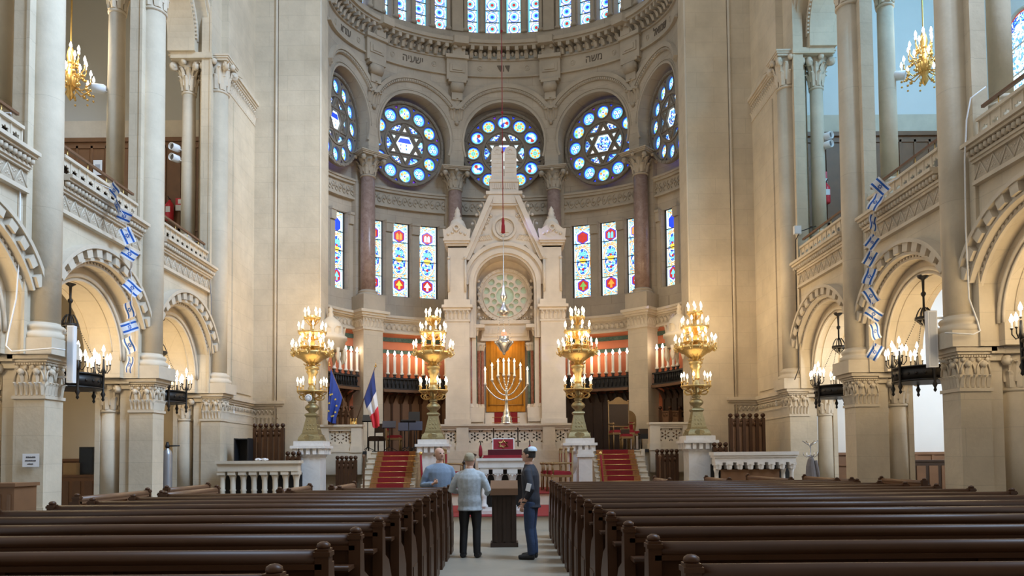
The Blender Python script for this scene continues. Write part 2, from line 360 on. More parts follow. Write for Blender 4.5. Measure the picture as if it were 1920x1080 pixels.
# ---- repeated carved members, built once at the origin
def capital_mesh(r, h, ab, stone_m, nl=8):
    m = MB(); m.lathe([(r * 1.0, 0), (r * 1.02, h * .06), (r * 1.0, h * .1), (r * 1.06, h * .40), (r * .5 + ab * .32, h * .62), (ab * .88, h * .84)], n=20)
    m.lathe([(r, -.03), (r * 1.14, -.01), (r * 1.16, .02), (r * 1.05, .05)], n=20)
    for row, (z0, hh, rr, off) in enumerate(((.06, .42, 1.03, 0), (.2, .52, 1.06, .5))):
        for i in range(nl):
            a = 2 * pi * (i + off) / nl; o = Vector((cos(a), sin(a), 0))
            m.leaf(o * r * rr + Vector((0, 0, h * z0)), o, (0, 0, 1), h * hh, 2 * pi * r / nl * 1.05, max(.15, (ab * (.78 + .14 * row) - r * rr) / (h * hh * 1.15)), .04)
    for i in range(4):
        a = pi / 4 + i * pi / 2; o = Vector((cos(a), sin(a), 0)); c = o * (ab * 1.14) + Vector((0, 0, h * .69))
        M = Matrix.Rotation(a, 4, 'Z') @ Matrix.Rotation(pi / 2, 4, 'X')
        m.lathe([(h * .11, -.06), (h * .125, 0), (h * .11, .06)], c, 14, M=M); m.lathe([(h * .055, -.085), (h * .055, .085)], c, 8, M=M)
        m.leaf(o * r * 1.1 + Vector((0, 0, h * .4)), o, (0, 0, 1), h * .38, .09, .9, .03)
    for i in range(4):
        a = i * pi / 2; m.ball(Vector((cos(a), sin(a), 0)) * ab * .98 + Vector((0, 0, h * .8)), h * .09, 8)
    m.box(-ab * .96, ab * .96, -ab * .96, ab * .96, h * .84, h * .9); m.box(-ab * 1.04, ab * 1.04, -ab * 1.04, ab * 1.04, h * .9, h * .95); m.box(-ab * 1.1, ab * 1.1, -ab * 1.1, ab * 1.1, h * .95, h)
    return m.mesh('capital', stone_m)
def base_mesh(r, h, pl, stone_m, sq=1.5):
    m = MB(); m.box(-r * sq, r * sq, -r * sq, r * sq, 0, pl)
    k = h - pl
    m.lathe([(r * 1.42, pl), (r * 1.46, pl + k * .16), (r * 1.42, pl + k * .34), (r * 1.26, pl + k * .38), (r * 1.2, pl + k * .52), (r * 1.28, pl + k * .6), (r * 1.3, pl + k * .74), (r * 1.2, pl + k * .84), (r * 1.03, pl + k * .9), (r, h)], n=24)
    return m.mesh('base', stone_m)
def shaft_mesh(r, h, m_): return MB().lathe([(r, 0), (r * 1.005, h * .35), (r * .93, h)], n=24).mesh('shaft', m_)
_cache = {}
def column(label, x, y, z0, zneck, ztop, r, hb, pl, ab, shaft_m, stone_m, group, sq=1.5, rz=0.0, name='column'):
    key = (zneck - z0, ztop - zneck, r, hb, pl, ab, shaft_m.name, stone_m.name)
    if key not in _cache: _cache[key] = (base_mesh(r, hb, pl, stone_m, sq), shaft_mesh(r, zneck - z0 - hb, shaft_m), capital_mesh(r * .93, ztop - zneck, ab, stone_m))
    b, s, c = _cache[key]
    t = thing(name, label, 'column', (x, y, z0), rz, group)
    link('base', b, t); link('shaft', s, t, (0, 0, hb)); link('capital', c, t, (0, 0, zneck - z0)); return t

def pier_capital(w, d, h):
    "square block capital: leaf scallops, volute band, moulded abacus; nave face at x = 0, front at y = 0"
    m = MB(); m.box(-.03, d + .03, -.03, w + .03, 0, .06); m.box(0, d, 0, w, .06, h * .8)
    def face(P, L, n):
        for i in range(n):
            u = L * (i + .5) / n
            o, p = P(u, 0, 1), P(u, 0, 0); out = (Vector(o) - Vector(p)).normalized()
            m.leaf(P(u, .07, 0), out, (0, 0, 1), h * .30, L / n * .9, .30, .03)
        k = max(2, n // 3)
        for i in range(k):
            u = L * (i + .5) / k; q = L / k / 2
            m.ball(P(u, h * .62, .03), h * .085, 8)
            m.tube([P(u + q * .9 * cos(a), h * .40 + h * .30 * sin(a), .02) for a in [pi * j / 8 for j in range(9)]], .016, 5)
            for e in (-1, 1): m.ball(P(u + e * q * .55, h * .72, .02), h * .06, 6)
            m.leaf(P(u, h * .36, 0), out, (0, 0, 1), h * .22, q * .7, .35, .03)
        for i in range(n * 2):
            u = L * (i + .5) / (n * 2); p = P(u, h * .80, .03); m.cbox(p, (.035, .035, .035))
    face(lambda u, z, o: (u, -o, z), d, max(5, int(d / .09))); face(lambda u, z, o: (-o, u, z), w, max(5, int(w / .09)))
    for e, z0, z1 in ((.03, .78, .84), (.07, .84, .90), (.12, .90, 1.0)): m.box(-e, d + e * .5, -e, w + e, h * z0, h * z1)
    return m

def lattice_band(m, F, u0, u1, z0, z1, d, pitch, mi=0):
    n = max(1, round((u1 - u0) / pitch)); p = (u1 - u0) / n; t = (z1 - z0) * .055
    for i in range(n):
        a = u0 + i * p
        for (p0, p1) in (((a, z0), (a + p / 2, z1)), ((a + p / 2, z1), (a + p, z0))):
            m.tube([F(p0[0], p0[1], d), F(p1[0], p1[1], d)], t, 4, mi)
        for (uu, zz, s) in ((a + p / 2, z0 + (z1 - z0) * .30, 1), (a, z0 + (z1 - z0) * .70, -1)):
            for q in (-1, 0, 1):
                c = F(uu + q * p * .12, zz - s * abs(q) * (z1 - z0) * .10 + s * (z1 - z0) * .06, d + .01); m.ball(c, (z1 - z0) * .085, 5, mi)
            m.ball(F(uu, zz + s * (z1 - z0) * .25, d + .01), (z1 - z0) * .06, 5, mi)

_flower = [(.098 * (1 + .2 * cos(8 * a)) * cos(a), .098 * (1 + .2 * cos(8 * a)) * sin(a)) for a in [2 * pi * i / 40 for i in range(40)]]
def side(sg, nm):
    F = lambda u, z, d: (sg * d, u, z)
    bx = lambda m, d0, d1, y0, y1, z0, z1, mi=0: m.box(min(sg * d0, sg * d1), max(sg * d0, sg * d1), y0, y1, z0, z1, mi)
    # piers of the arcade with their block capitals
    for k, y in enumerate(YK):
        o = struct('pier', bx(MB(), 8.33, 8.89, y, y + PW, 0.78, CAP - .78), STONE)
        pl = MB(); bx(pl, 8.27, 8.95, y - .06, y + PW + .06, 0, .66); bx(pl, 8.30, 8.92, y - .03, y + PW + .03, .66, .78); struct('plinth', pl, STONE, o)
        m = pier_capital(PW, PW, .80); c = MB().join(m, Matrix(((sg, 0, 0, sg * 8.33), (0, 1, 0, y), (0, 0, 1, CAP - .8), (0, 0, 0, 1)))); struct('capital', c, CARVED, o)
        p = MB(); bx(p, 8.89, 9.14, y + .06, y + .5, 0, CAP - .12); bx(p, 8.85, 9.12, y - .02, y + .58, CAP - .24, CAP - .12); bx(p, 8.85, 9.9, y - .12, y + .68, CAP - .12, CAP); bx(p, 9.64, 9.76, y + .1, y + .50, 0, CAP - .12)
        struct('pilaster', p, STONE, o)
        p = MB(); bx(p, 8.62, 9.25, y - .18, y + .74, CAP, 7.2); bx(p, 8.62, 8.90, y - .18, y + .74, 7.2, 18); bx(p, 8.60, 8.66, y - .20, y - .12, CAP, 18); bx(p, 8.60, 8.66, y + .68, y + .76, CAP, 18); bx(p, 8.90, 9.05, y + .1, y + .46, 7.2, 13.5); bx(p, 8.58, 9.8, y - .24, y + .80, 13.48, 13.65); struct('wall_strip', p, STONE)
    # bays
    for k in range(3):
        y0, y1 = YK[k] + .28, YK[k + 1] + .28; uc = (YK[k] + PW + YK[k + 1]) / 2 - .05; zc = 3.95
        m = MB(); m.archwall(F, y0, y1, CAP, 7.15, uc, zc, 1.80, 8.66, 8.95); m.archwall(F, y0, y1, CAP, 7.15, uc, zc, 1.48, 8.95, 9.78)
        w = struct('wall_' + nm, m, STONE)
        m = MB(); Y = lambda a, r: F(uc + r * cos(a), zc + r * sin(a), 0)
        m.arc(F, uc, zc, 1.90, 2.18, 8.56, 8.66, R(24), R(156), 30); m.arc(F, uc, zc, 2.13, 2.21, 8.40, 8.66, R(24), R(156), 30); m.arc(F, uc, zc, 1.88, 1.94, 8.50, 8.66, R(24), R(156), 30)
        for i in range(13):
            a = R(28 + 124 * i / 12); m.arc(F, uc, zc, 1.95, 2.14, 8.43, 8.57, a - R(2.9), a + R(2.9), 2)
        for i in range(48):
            a = R(2 + 176 * i / 47); m.arc(F, uc, zc, 1.815, 1.87, 8.632, 8.67, a - R(1.0), a + R(1.0), 1)
        m.arc(F, uc, zc, 1.78, 1.83, 8.637, 8.70, 0, pi, 30)
        for r, d, t in ((1.60, 8.94, .05), (1.50, 8.95, .03)):
            m.tube([F(uc + r * cos(a), zc + r * sin(a), d) for a in [pi * j / 28 for j in range(29)]], t, 6)
        struct('archivolt', m, CARVED, w)
        m = MB()                                                    # panel lines on the soffit of the arch
        for d in (9.13, 9.64): m.tube([F(uc + 1.47 * cos(a), zc + 1.47 * sin(a), d) for a in [pi * j / 24 for j in range(1, 24)]], .018, 5)
        struct('soffit_moulding', m, STONE, w)
        a, b = YK[k] + .76, YK[k + 1] - .20                         # cornice under the gallery front
        m = MB()
        for z0, z1, d in ((6.46, 6.52, 8.54), (6.52, 6.56, 8.58), (6.86, 6.91, 8.54), (6.91, 6.96, 8.50), (7.08, 7.13, 8.40), (7.13, 7.2, 8.34)): bx(m, d, 8.75, a, b, z0, z1)
        bx(m, 8.52, 8.75, a, b, 6.96, 7.08)
        n = 26
        for i in range(n): m.ball(F(a + (b - a) * (i + .5) / n, 7.02, 8.47), .062, 6)
        struct('cornice', m, CARVED, w)
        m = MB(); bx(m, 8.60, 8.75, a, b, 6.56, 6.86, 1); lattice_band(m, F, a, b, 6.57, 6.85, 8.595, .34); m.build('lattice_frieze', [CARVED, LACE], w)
        # gallery arch above
        m = MB(); m.archwall(F, y0, y1, GCAP1, 19.0, uc, 14.0, 1.80, 8.74, 9.05); m.archwall(F, y0, y1, GCAP1, 19.0, uc, 14.0, 1.48, 9.05, 9.85)
        w = struct('wall_' + nm, m, STONE); m = MB()
        m.arc(F, uc, 14.0, 1.86, 1.98, 8.66, 8.76); m.arc(F, uc, 14.0, 2.04, 2.10, 8.66, 8.76)
        for i in range(44):
            a_ = R(2 + 176 * i / 43); m.arc(F, uc, 14.0, 1.50, 1.56, 8.99, 9.06, a_ - R(1), a_ + R(1), 1)
        m.tube([F(uc + 1.66 * cos(q), 14.0 + 1.66 * sin(q), 9.04) for q in [pi * j / 28 for j in range(29)]], .04, 6)
        struct('archivolt', m, CARVED, w)
    # wall from the last pier to the crossing
    m = MB(); bx(m, 8.40, 9.3, 22.25, 24.7, 0, 20); bx(m, 8.36, 8.44, 22.62, 24.35, 3.7, 12.7)
    w = struct('wall_' + nm, m, STONE)
    for z in (CAP, GCAP1):
        m = MB(); h = .8
        for e, a0, a1 in ((.02, 0, .07), (.05, .70, .78), (.09, .78, .86), (.14, .86, 1.0)): bx(m, 8.40 - e, 8.6, 22.2, 24.6, z - h + h * a0, z - h + h * a1)
        for i in range(18):
            yy = 22.3 + 2.25 * i / 17; m.leaf(F(yy, z - h + .06, 8.40), (-sg, 0, 0), (0, 0, 1), h * .30, .12, .35, .03)
            m.tube([F(yy + .055 * cos(q), z - h * .52 + .12 * sin(q), 8.385) for q in [pi * j / 6 for j in range(7)]], .014, 4); m.ball(F(yy, z - h * .38, 8.38), .035, 5)
        struct('trim_' + nm, m, CARVED)
    # crossing pier that carries the arch of the apse
    m = MB(); bx(m, 6.15, 8.42, 24.6, 25.6, 0, 20); bx(m, 6.19, 7.58, 24.52, 24.62, 0, 20); w = struct('wall_' + nm, m, STONE)
    m = MB(); m.tube([(sg * 7.66, 24.57, 0), (sg * 7.66, 24.57, 20)], .05, 8); m.tube([(sg * 6.17, 24.55, 0), (sg * 6.17, 24.55, 20)], .04, 8); struct('bead_moulding', m, CARVED, w)
    m = MB()
    for e, a0, a1 in ((.05, 0, .07), (.03, .07, .70), (.07, .70, .8), (.12, .8, .88), (.17, .88, 1.0)): bx(m, 7.50 - e, 8.42, 24.6 - e, 24.7, CAP - .85 + .85 * a0, CAP - .85 + .85 * a1)
    for i in range(7):
        xx = 7.55 + .8 * i / 6
        m.leaf((sg * xx, 24.57, CAP - .78), (0, -1, 0), (0, 0, 1), .24, .11, .3, .03); m.tube([(sg * (xx + .055 * cos(q)), 24.55, CAP - .45 + .13 * sin(q)) for q in [pi * j / 6 for j in range(7)]], .014, 4); m.ball((sg * xx, 24.55, CAP - .33), .035, 5)
    struct('trim_' + nm, m, CARVED)
    # gallery: floor, end wall with tall panelling, outer wall, ceiling
    m = MB(); bx(m, 8.8, 15, 8, 24.4, 6.85, 7.12); struct('gallery_floor', m, PLASTER)
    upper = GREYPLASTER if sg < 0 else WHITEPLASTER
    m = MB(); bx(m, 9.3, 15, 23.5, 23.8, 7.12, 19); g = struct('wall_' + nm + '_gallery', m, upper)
    m = MB(); bx(m, 9.3, 15, 23.44, 23.52, 11.95, 12.55); struct('stone_band', m, CARVED, g)
    m = MB(); bx(m, 9.3, 15, 23.40, 23.52, 7.12, 11.9); bx(m, 9.3, 15, 23.32, 23.5, 11.82, 11.95); bx(m, 9.3, 15, 23.36, 23.5, 11.62, 11.70); bx(m, 9.3, 15, 23.36, 23.5, 8.9, 9.0)
    for i in range(12):
        d = 9.4 + .47 * i; bx(m, d, d + .07, 23.36, 23.42, 7.12, 11.7)
    struct('panelling', m, WOODM, g)
    m = MB(); bx(m, 15, 15.3, 8, 24.4, 0, 19); bx(m, 9.0, 15.3, 8, 24.4, 19, 19.2); struct('wall_' + nm + '_outer', m, upper)
    # aisle: end wall
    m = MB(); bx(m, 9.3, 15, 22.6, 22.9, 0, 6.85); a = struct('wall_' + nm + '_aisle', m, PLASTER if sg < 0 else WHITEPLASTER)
    m = MB(); bx(m, 9.3, 15, 22.5, 22.62, 0, 1.62); bx(m, 9.3, 15, 22.44, 22.6, 1.28, 1.34); bx(m, 9.3, 15, 22.44, 22.6, 1.6, 1.68)
    for i in range(11): bx(m, 9.4 + i * .5, 9.48 + i * .5, 22.46, 22.52, 0, 1.6)
    struct('wainscot', m, WOODM, a)
    return F
SL, SR = side(-1, 'left'), side(1, 'right')

# ---- columns of the two arcades
POS = ['nearest the camera', 'second from the camera', 'third from the camera']
PIERN = ['nearest the camera', 'second from the camera', 'third from the camera']
for sg, nm in ((-1, 'left'), (1, 'right')):
    for k, y in enumerate(YK):
        yc = y + .28
        if k: column(f'tall pale half shaft standing on the {nm} arcade pier {PIERN[k-1]}', sg * 8.56, yc, CAP, GCAP0, GCAP1, .29, .62, .30, .40, SHAFT, CARVED, f'tall shafts of the {nm} arcade')
        if k: column(f'short pale column carrying the {nm} aisle arch, {PIERN[k-1]}', sg * 9.48, yc, .0, 2.78, CAP, .215, .80, .6, .38, SHAFT, CARVED, f'lower columns of the {nm} arcade')
        column(f'slim pale column on the {nm} gallery front, ' + (['beyond the frame edge'] + POS)[k], sg * 9.46, yc, 7.14, GCAP0, GCAP1, .20, 1.18, .95, .40, SHAFT, CARVED, f'gallery columns on the {nm}')
    # pierced gallery fronts and their brass rails
    for k in range(3):
        a, b = YK[k] + .92, YK[k + 1] - .30; L = b - a; n = 10; p = L / n; h = .40
        t = thing('gallery_balustrade', f'pierced pale stone gallery balustrade on the {nm}, {["nearest the camera", "middle bay", "bay next to the apse"][k]}', 'balustrade', (sg * 8.66, a, 7.2), 0, f'gallery balustrades on the {nm}')
        me = pierced('panel', [(0, 0), (L, 0), (L, h), (0, h)], [[(p * (i + .5) + x, h * .47 + y) for x, y in _flower] for i in range(n)], .012, CARVED)
        me.transform(Matrix(((0, 0, sg, 0), (1, 0, 0, 0), (0, 1, 0, 0), (0, 0, 0, 1)))); link('panel', me, t)
        MB().box(-.06, .06, 0, L, -.02, .04).build('base_rail', CARVED, t)
        if sg < 0: MB().box(-.14, -.11, 0, L, 0, h).build('backing', WOODD, t)  # dark board added so the flower openings look shaded
        m = MB(); m.box(-.075, .075, 0, L, h, h + .06)
        m.build('coping', CARVED, t); q = MB().box(-.028, .028, -.02, .02, .04, h).mesh('mullion', CARVED)
        for i in range(n + 1): link('mullion', q, t, (0, p * i, 0))
        r = thing('handrail', f'brown wooden handrail above the {nm} gallery balustrade, {["nearest the camera", "middle bay", "bay next to the apse"][k]}', 'handrail', (sg * 8.72, a, 7.2 + h + .06), 0, f'gallery handrails on the {nm}')
        MB().box(-.03, .03, 0, L, .20, .25).build('rail', WOODL, r)
        for i in range(4): MB().tube([(0, L * (i + .4) / 4, 0), (0, L * (i + .4) / 4, .21)], .012, 6).build('post', BRASS, r)
# ================================================================== APSE
Y0, KY = 25.5, 0.65
FA = lambda u, z, d: (d * sin(R(u)), Y0 + KY * d * cos(R(u)), z)
KU = 9.0; BAYS = (-72, -36, 0, 36, 72)
def frame_at(u, z, d, sx=1.0):
    a = R(u); t = Vector((cos(a), -KY * sin(a), 0)).normalized(); n = Vector((-t.y * -1, -t.x, 0)); n = Vector((t.y, -t.x, 0))
    p = FA(u, z, d)
    return Matrix(((t.x * sx, 0, n.x, p[0]), (t.y * sx, 0, n.y, p[1]), (0, 1, 0, p[2]), (0, 0, 0, 1)))
# lower ring: terracotta wall over dark panelling
struct('wall_apse', MB().fbox(FA, -95, 95, 1.83, 6.6, 6.95, 7.3, 0, 60), TERRA)
m = MB()
for z0, z1, d in ((6.5, 6.56, 6.70), (6.56, 6.60, 6.74), (6.60, 6.94, 6.80), (6.94, 7.0, 6.70), (7.0, 7.08, 6.60), (7.08, 7.17, 6.52)): m.fbox(FA, -90, 90, z0, z1, d, 7.3, 0, 60)
for u in range(-88, 90, 2):
    m.tube([FA(u + .85 * cos(q), 6.66 + .22 * sin(q), 6.78) for q in [pi * j / 6 for j in range(7)]], .018, 4); b = Vector(FA(u, 6.63, 6.8)); o = Vector((-sin(R(u)), -cos(R(u)), 0)); m.leaf(b, o, (0, 0, 1), .2, .16, .3, .03)
entab = struct('trim_1', m, CARVED)
m = MB(); m.fbox(FA, -90, 90, 6.18, 6.34, 6.9, 6.96, 0, 50); m.fbox(FA, -90, 90, 5.72, 5.86, 6.9, 6.96, 0, 50); struct('trim_2', m, GREENMARBLE)
# pillars under the marble columns
for u, nm in ((-54, 'left'), (54, 'right')):
    M = frame_at(u, 0, 6.42); g = math.atan2(M[1][0], M[0][0]); c = Vector(FA(u, 0, 6.42))
    T = Matrix.Translation(c) @ Matrix.Rotation(g, 4, 'Z')
    p = MB(); q = MB(); q.box(-.42, .42, -.34, .6, 0, 6.5); p.join(q, T); o = struct('pillar', p, STONE)
    q = MB(); q.box(-.50, .50, -.42, .6, 1.83, 2.3); struct('plinth', MB().join(q, T), STONE, o)
    q = MB()
    for e, z0, z1 in ((.04, 6.44, 6.5), (.02, 6.5, 6.9), (.08, 6.9, 6.98), (.14, 6.98, 7.07), (.2, 7.07, 7.17)): q.box(-.42 - e, .42 + e, -.34 - e, .5, z0, z1)
    for i in range(6):
        x = -.36 + .72 * i / 5; q.leaf((x, -.36, 6.55), (0, -1, 0), (0, 0, 1), .24, .13, .35, .03); q.ball((x, -.40, 6.84), .035, 5)
        for e in (-1, 1): q.leaf((e * .44, -.3 + .12 * i, 6.55), (e, 0, 0), (0, 0, 1), .24, .1, .35, .03)
    struct('capital', MB().join(q, T), CARVED, o)
# stalls: panels, canopy brackets, shelf
for u0, u1 in ((-88, -60), (-48, -19), (19, 48), (60, 88)):
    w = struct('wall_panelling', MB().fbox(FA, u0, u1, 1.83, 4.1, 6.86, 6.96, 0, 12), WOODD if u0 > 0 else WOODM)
    m = MB(); n = 8
    for i in range(n + 1):
        u = u0 + (u1 - u0) * i / n; m.fbox(FA, u - .35, u + .35, 1.83, 4.0, 6.80, 6.9)
        b = Vector(FA(u, 3.75, 6.85)); o = Vector((-sin(R(u)), -cos(R(u)), 0)); m.leaf(b, o, (0, 0, 1), .42, .24, 1.1, .06)
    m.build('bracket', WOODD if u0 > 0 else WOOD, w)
    m = MB(); m.fbox(FA, u0, u1, 4.16, 4.26, 6.25, 6.96, 0, 12); m.build('shelf', WOODL, w)
    m = MB(); m.fbox(FA, u0, u1, 4.26, 4.32, 6.3, 6.4, 0, 12); m.fbox(FA, u0, u1, 4.66, 4.72, 6.3, 6.4, 0, 12)
    for i in range(17):
        u = u0 + (u1 - u0) * (i + .5) / 17; m.tube([FA(u, 4.3, 6.35), FA(u, 4.45, 6.35), FA(u, 4.5, 6.35), FA(u, 4.55, 6.35), FA(u, 4.68, 6.35)], [.02, .02, .045, .02, .02], 6)
    m.fbox(FA, u0, u1, 4.3, 4.7, 6.42, 6.44, 0, 12)
    m.build('gallery_rail', BLACK, w)
# upper ring: wall with the tall windows, frieze, rose wall
m = MB(); m.fbox(FA, -95, 95, 7.1, 8.0, 6.95, 7.5, 0, 50); m.fbox(FA, -95, 95, 10.98, 17.0, 7.02, 7.5, 0, 60)
for b in BAYS:
    if b == 0: m.fbox(FA, -18, 18, 8.0, 11, 7.02, 7.4, 0, 12); continue
    for u0, u1 in ((-18, -13.4), (-6.6, -3.4), (3.4, 6.6), (13.4, 18)): m.fbox(FA, b + u0, b + u1, 8.0, 11, 6.98, 7.4, 0, 3)
w = struct('wall_apse', m, STONE_APSE_SHADED)
m = MB()
for b in BAYS:
    if b == 0: continue
    for u0, u1 in ((-18, -13.4), (-6.6, -3.4), (3.4, 6.6), (13.4, 18)):
        m.fbox(FA, b + u0 + .2, b + u1 - .2, 10.55, 10.95, 6.88, 7.0, 0, 2); m.fbox(FA, b + u0, b + u1, 10.9, 11.0, 6.84, 7.0, 0, 2); m.fbox(FA, b + u0 + .3, b + u1 - .3, 8.0, 10.5, 6.94, 7.0, 0, 2)
struct('window_pier', m, CARVED_APSE_SHADED, w)
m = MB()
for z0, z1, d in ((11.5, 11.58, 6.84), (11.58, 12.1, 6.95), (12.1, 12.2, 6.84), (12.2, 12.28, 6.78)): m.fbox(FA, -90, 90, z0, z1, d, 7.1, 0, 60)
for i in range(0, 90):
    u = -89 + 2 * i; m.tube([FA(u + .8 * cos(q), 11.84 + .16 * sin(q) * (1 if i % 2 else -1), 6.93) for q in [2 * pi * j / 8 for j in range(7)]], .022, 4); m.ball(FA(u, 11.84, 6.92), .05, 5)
struct('trim_3', m, CARVED_APSE_SHADED)
# marble columns
for u, lab in ((-54, 'left, beside the crossing pier'), (-18, 'left, beside the ark'), (18, 'right, beside the ark'), (54, 'right, beside the crossing pier')):
    p = FA(u, 7.17, 6.45); M = frame_at(u, 0, 6.45)
    column('mottled reddish brown marble column of the apse on the ' + lab, p[0], p[1], 7.17, 12.35, 13.2, .285, .82, .58, .54, PMARBLE, CARVED_APSE_SHADED, 'marble columns of the apse', 1.65, math.atan2(M[1][0], M[0][0]), 'marble_column')
    struct('wall_strip', MB().fbox(FA, u - 2.6, u + 2.6, 7.17, 13.2, 6.8, 7.1, 0, 2), STONE_APSE_SHADED)
# arcade of the roses
for b in BAYS:
    m = MB().archwall(FA, b - 18, b + 18, 13.2, 17.05, b, 14.3, 1.70, 6.15, 7.03, 28, KU); w = struct('wall_apse', m, STONE_APSE_SHADED)
    m = MB(); m.arc(FA, b, 14.3, 1.70, 1.78, 6.09, 6.16, -R(20), pi + R(20), 28, KU); m.arc(FA, b, 14.3, 1.84, 1.87, 6.12, 6.16, 0, pi, 24, KU)
    m.arc(FA, b, 14.3, 2.16, 2.28, 6.06, 6.16, R(35), R(145), 24, KU); m.arc(FA, b, 14.3, 2.28, 2.45, 6.0, 6.16, R(35), R(145), 24, KU)
    for i in range(40): 
        a = R(36 + 108 * i / 39); m.arc(FA, b, 14.3, 2.18, 2.25, 6.02, 6.08, a - R(.8), a + R(.8), 1, KU)
    struct('archivolt', m, CARVED_APSE_SHADED, w)
for u in (-54, -18, 18, 54):
    T = frame_at(u, 15.6, 6.15); q = MB()                              # leafy corbel where two hood moulds meet (x, y up, z out)
    for i in range(5):
        x = -.2 + .1 * i; q.leaf((x, -.55 + .08 * abs(i - 2), 0), (x * .8, 0, 1), (0, 1, 0), .5, .14, .4, .04)
    q.box(-.28, .28, -.02, .1, 0, .16); q.ball((0, -.55, .05), .09, 8); struct('corbel', MB().join(q, T), CARVED_APSE_SHADED)
    q = MB(); T = frame_at(u, 16.9, 6.13)                              # console under the cornice
    q.box(-.42, .42, -.15, .75, 0, .20); q.box(-.30, .30, .15, .5, .2, .24); q.box(-.2, .2, .22, .43, .18, .27, 0); q.box(-.46, .46, .7, .85, 0, .3)
    q.box(-.36, .36, -.28, -.15, 0, .28); q.box(-.22, .22, -.95, -.28, 0, .16); q.lathe([(.2, -.24), (.2, .24)], (0, -.45, .16), 14, M=Matrix.Rotation(pi / 2, 4, 'Y')); q.lathe([(.12, -.27), (.12, .27)], (0, -.45, .18), 12, M=Matrix.Rotation(pi / 2, 4, 'Y'))
    q.leaf((0, -1.35, .0), (0, 0, 1), (0, 1, 0), .5, .3, .3, .05); struct('console', MB().join(q, T), CARVED_APSE_SHADED)
# inscription frieze, corbelled cornice, drum
m = MB()
for z0, z1, d in ((17.03, 17.75, 6.12), (17.0, 17.06, 6.02), (17.06, 17.1, 6.07), (17.68, 17.75, 6.04)): m.fbox(FA, -92, 92, z0, z1, d, 7.1, 0, 60)
for b in BAYS:
    for e in (-9, 9): m.arc(FA, b + e, 17.38, .085, .115, 6.09, 6.13, 0, 2 * pi, 12, KU); m.arc(FA, b + e, 17.38, 0.0, .05, 6.10, 6.13, 0, 2 * pi, 10, KU)
fr = struct('trim_4', m, CARVED_APSE_SHADED)
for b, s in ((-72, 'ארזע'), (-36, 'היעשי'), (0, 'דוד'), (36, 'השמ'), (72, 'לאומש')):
    link('inscription', lettering(s, .42, .02, LETTER_SHADE, lambda x, y, z, b=b: FA(b + x * KU, 17.39 + y, 6.115 - z)), fr)
m = MB(); n = 50
for i in range(n):
    u = -90 + 180 * (i + .5) / n; m.fbox(FA, u - .72, u + .72, 17.98, 18.14, 5.62, 6.2); m.fbox(FA, u - .6, u + .6, 17.74, 17.98, 5.9, 6.2)
    c = Vector(FA(u + 1.8, 17.93, 6.02)); m.ball(c, .09, 6); o = Vector((-sin(R(u)), -cos(R(u)), 0)); m.leaf(Vector(FA(u, 17.72, 5.92)), o, (0, 0, 1), .24, .16, .7, .04)
m.fbox(FA, -92, 92, 18.14, 18.22, 5.6, 6.5, 0, 60); m.fbox(FA, -92, 92, 18.22, 18.36, 5.5, 6.5, 0, 60)
for u in (-54, -18, 18, 54): m.fbox(FA, u - 3.2, u + 3.2, 18.10, 18.40, 5.35, 6.0, 0, 4); m.fbox(FA, u - 2.6, u + 2.6, 17.72, 18.12, 5.75, 6.2, 0, 4)
struct('trim_5', m, CARVED_APSE_SHADED)
m = MB(); m.fbox(FA, -95, 95, 18.3, 18.82, 6.0, 6.6, 0, 60); m.fbox(FA, -95, 95, 20.45, 24.0, 6.0, 6.6, 0, 60); m.fbox(FA, -95, 95, 20.4, 20.55, 5.85, 6.1, 0, 60)
for b in BAYS:
    for u0, u1 in ((-18, -15), (-9.4, -6.7), (-1.3, 1.3), (6.7, 9.4), (15, 18)): m.fbox(FA, b + u0, b + u1, 18.8, 20.5, 6.1, 6.5, 0, 2)
w = struct('wall_drum', m, STONE_APSE_SHADED); m = MB()
for b in BAYS:
    for u in (-8.1, 0, 8.1, -14.6, 14.6):
        m.tube([FA(b + u, z, 6.02) for z in (18.82, 18.92, 18.96, 20.1, 20.14, 20.4)], [.13, .13, .09, .085, .1, .16], 8)
    for u in (-18, 18): m.fbox(FA, b + u - 2.2, b + u + 2.2, 18.8, 20.4, 5.9, 6.2, 0, 2)
struct('colonnette', m, CARVED_APSE_SHADED, w)
struct('ceiling', MB().box(-9, 9, 24.6, 33, 24, 24.2), STONE_APSE_SHADED)
struct('wall_back', MB().box(-10, 10, 32.2, 32.5, 0, 24), STONE_APSE_SHADED)

# ---- stained glass
GB = glass('glass_cobalt', (0.02, 0.06, 0.80), 1.1); GC = glass('glass_cyan', (0.16, 0.62, 0.95), 1.15); GP = glass('glass_pale', (0.72, 0.92, 1.0), 1.15); GY = glass('glass_yellow', (1.0, 0.62, 0.08), 1.0)
GR = glass('glass_red', (0.55, 0.04, 0.03), 0.8); GO = glass('glass_orange', (0.95, 0.33, 0.05), 1.0); GG = glass('glass_green', (0.22, 0.50, 0.12), 0.85); GW = glass('glass_white', (0.95, 1.0, 1.0), 1.2); GV = glass('glass_violet', (0.16, 0.03, 0.70), 0.9)
MBL = mosaic('glass_mosaic_blue', [(.02, .10, .75), (.15, .55, .95), (.75, .95, 1), (.03, .06, .55), (.35, .75, 1), (.95, .9, .8)], 16, 1.1)
MCY = mosaic('glass_mosaic_pale', [(.40, .85, 1), (.85, 1, 1), (.25, .65, .95), (.55, .90, 1), (.95, .65, .25), (.75, .95, 1), (.10, .35, .85), (.60, .90, .95), (.95, .88, .55), (.35, .75, .7)], 19, 1.1)
MDR = mosaic('glass_mosaic_white', [(.80, .95, 1), (.55, .85, 1), (.9, 1, 1), (.15, .40, .95), (.85, .95, 1)], 15, 1.25)
LEAD = mat('lead', (.02, .02, .022), .6)
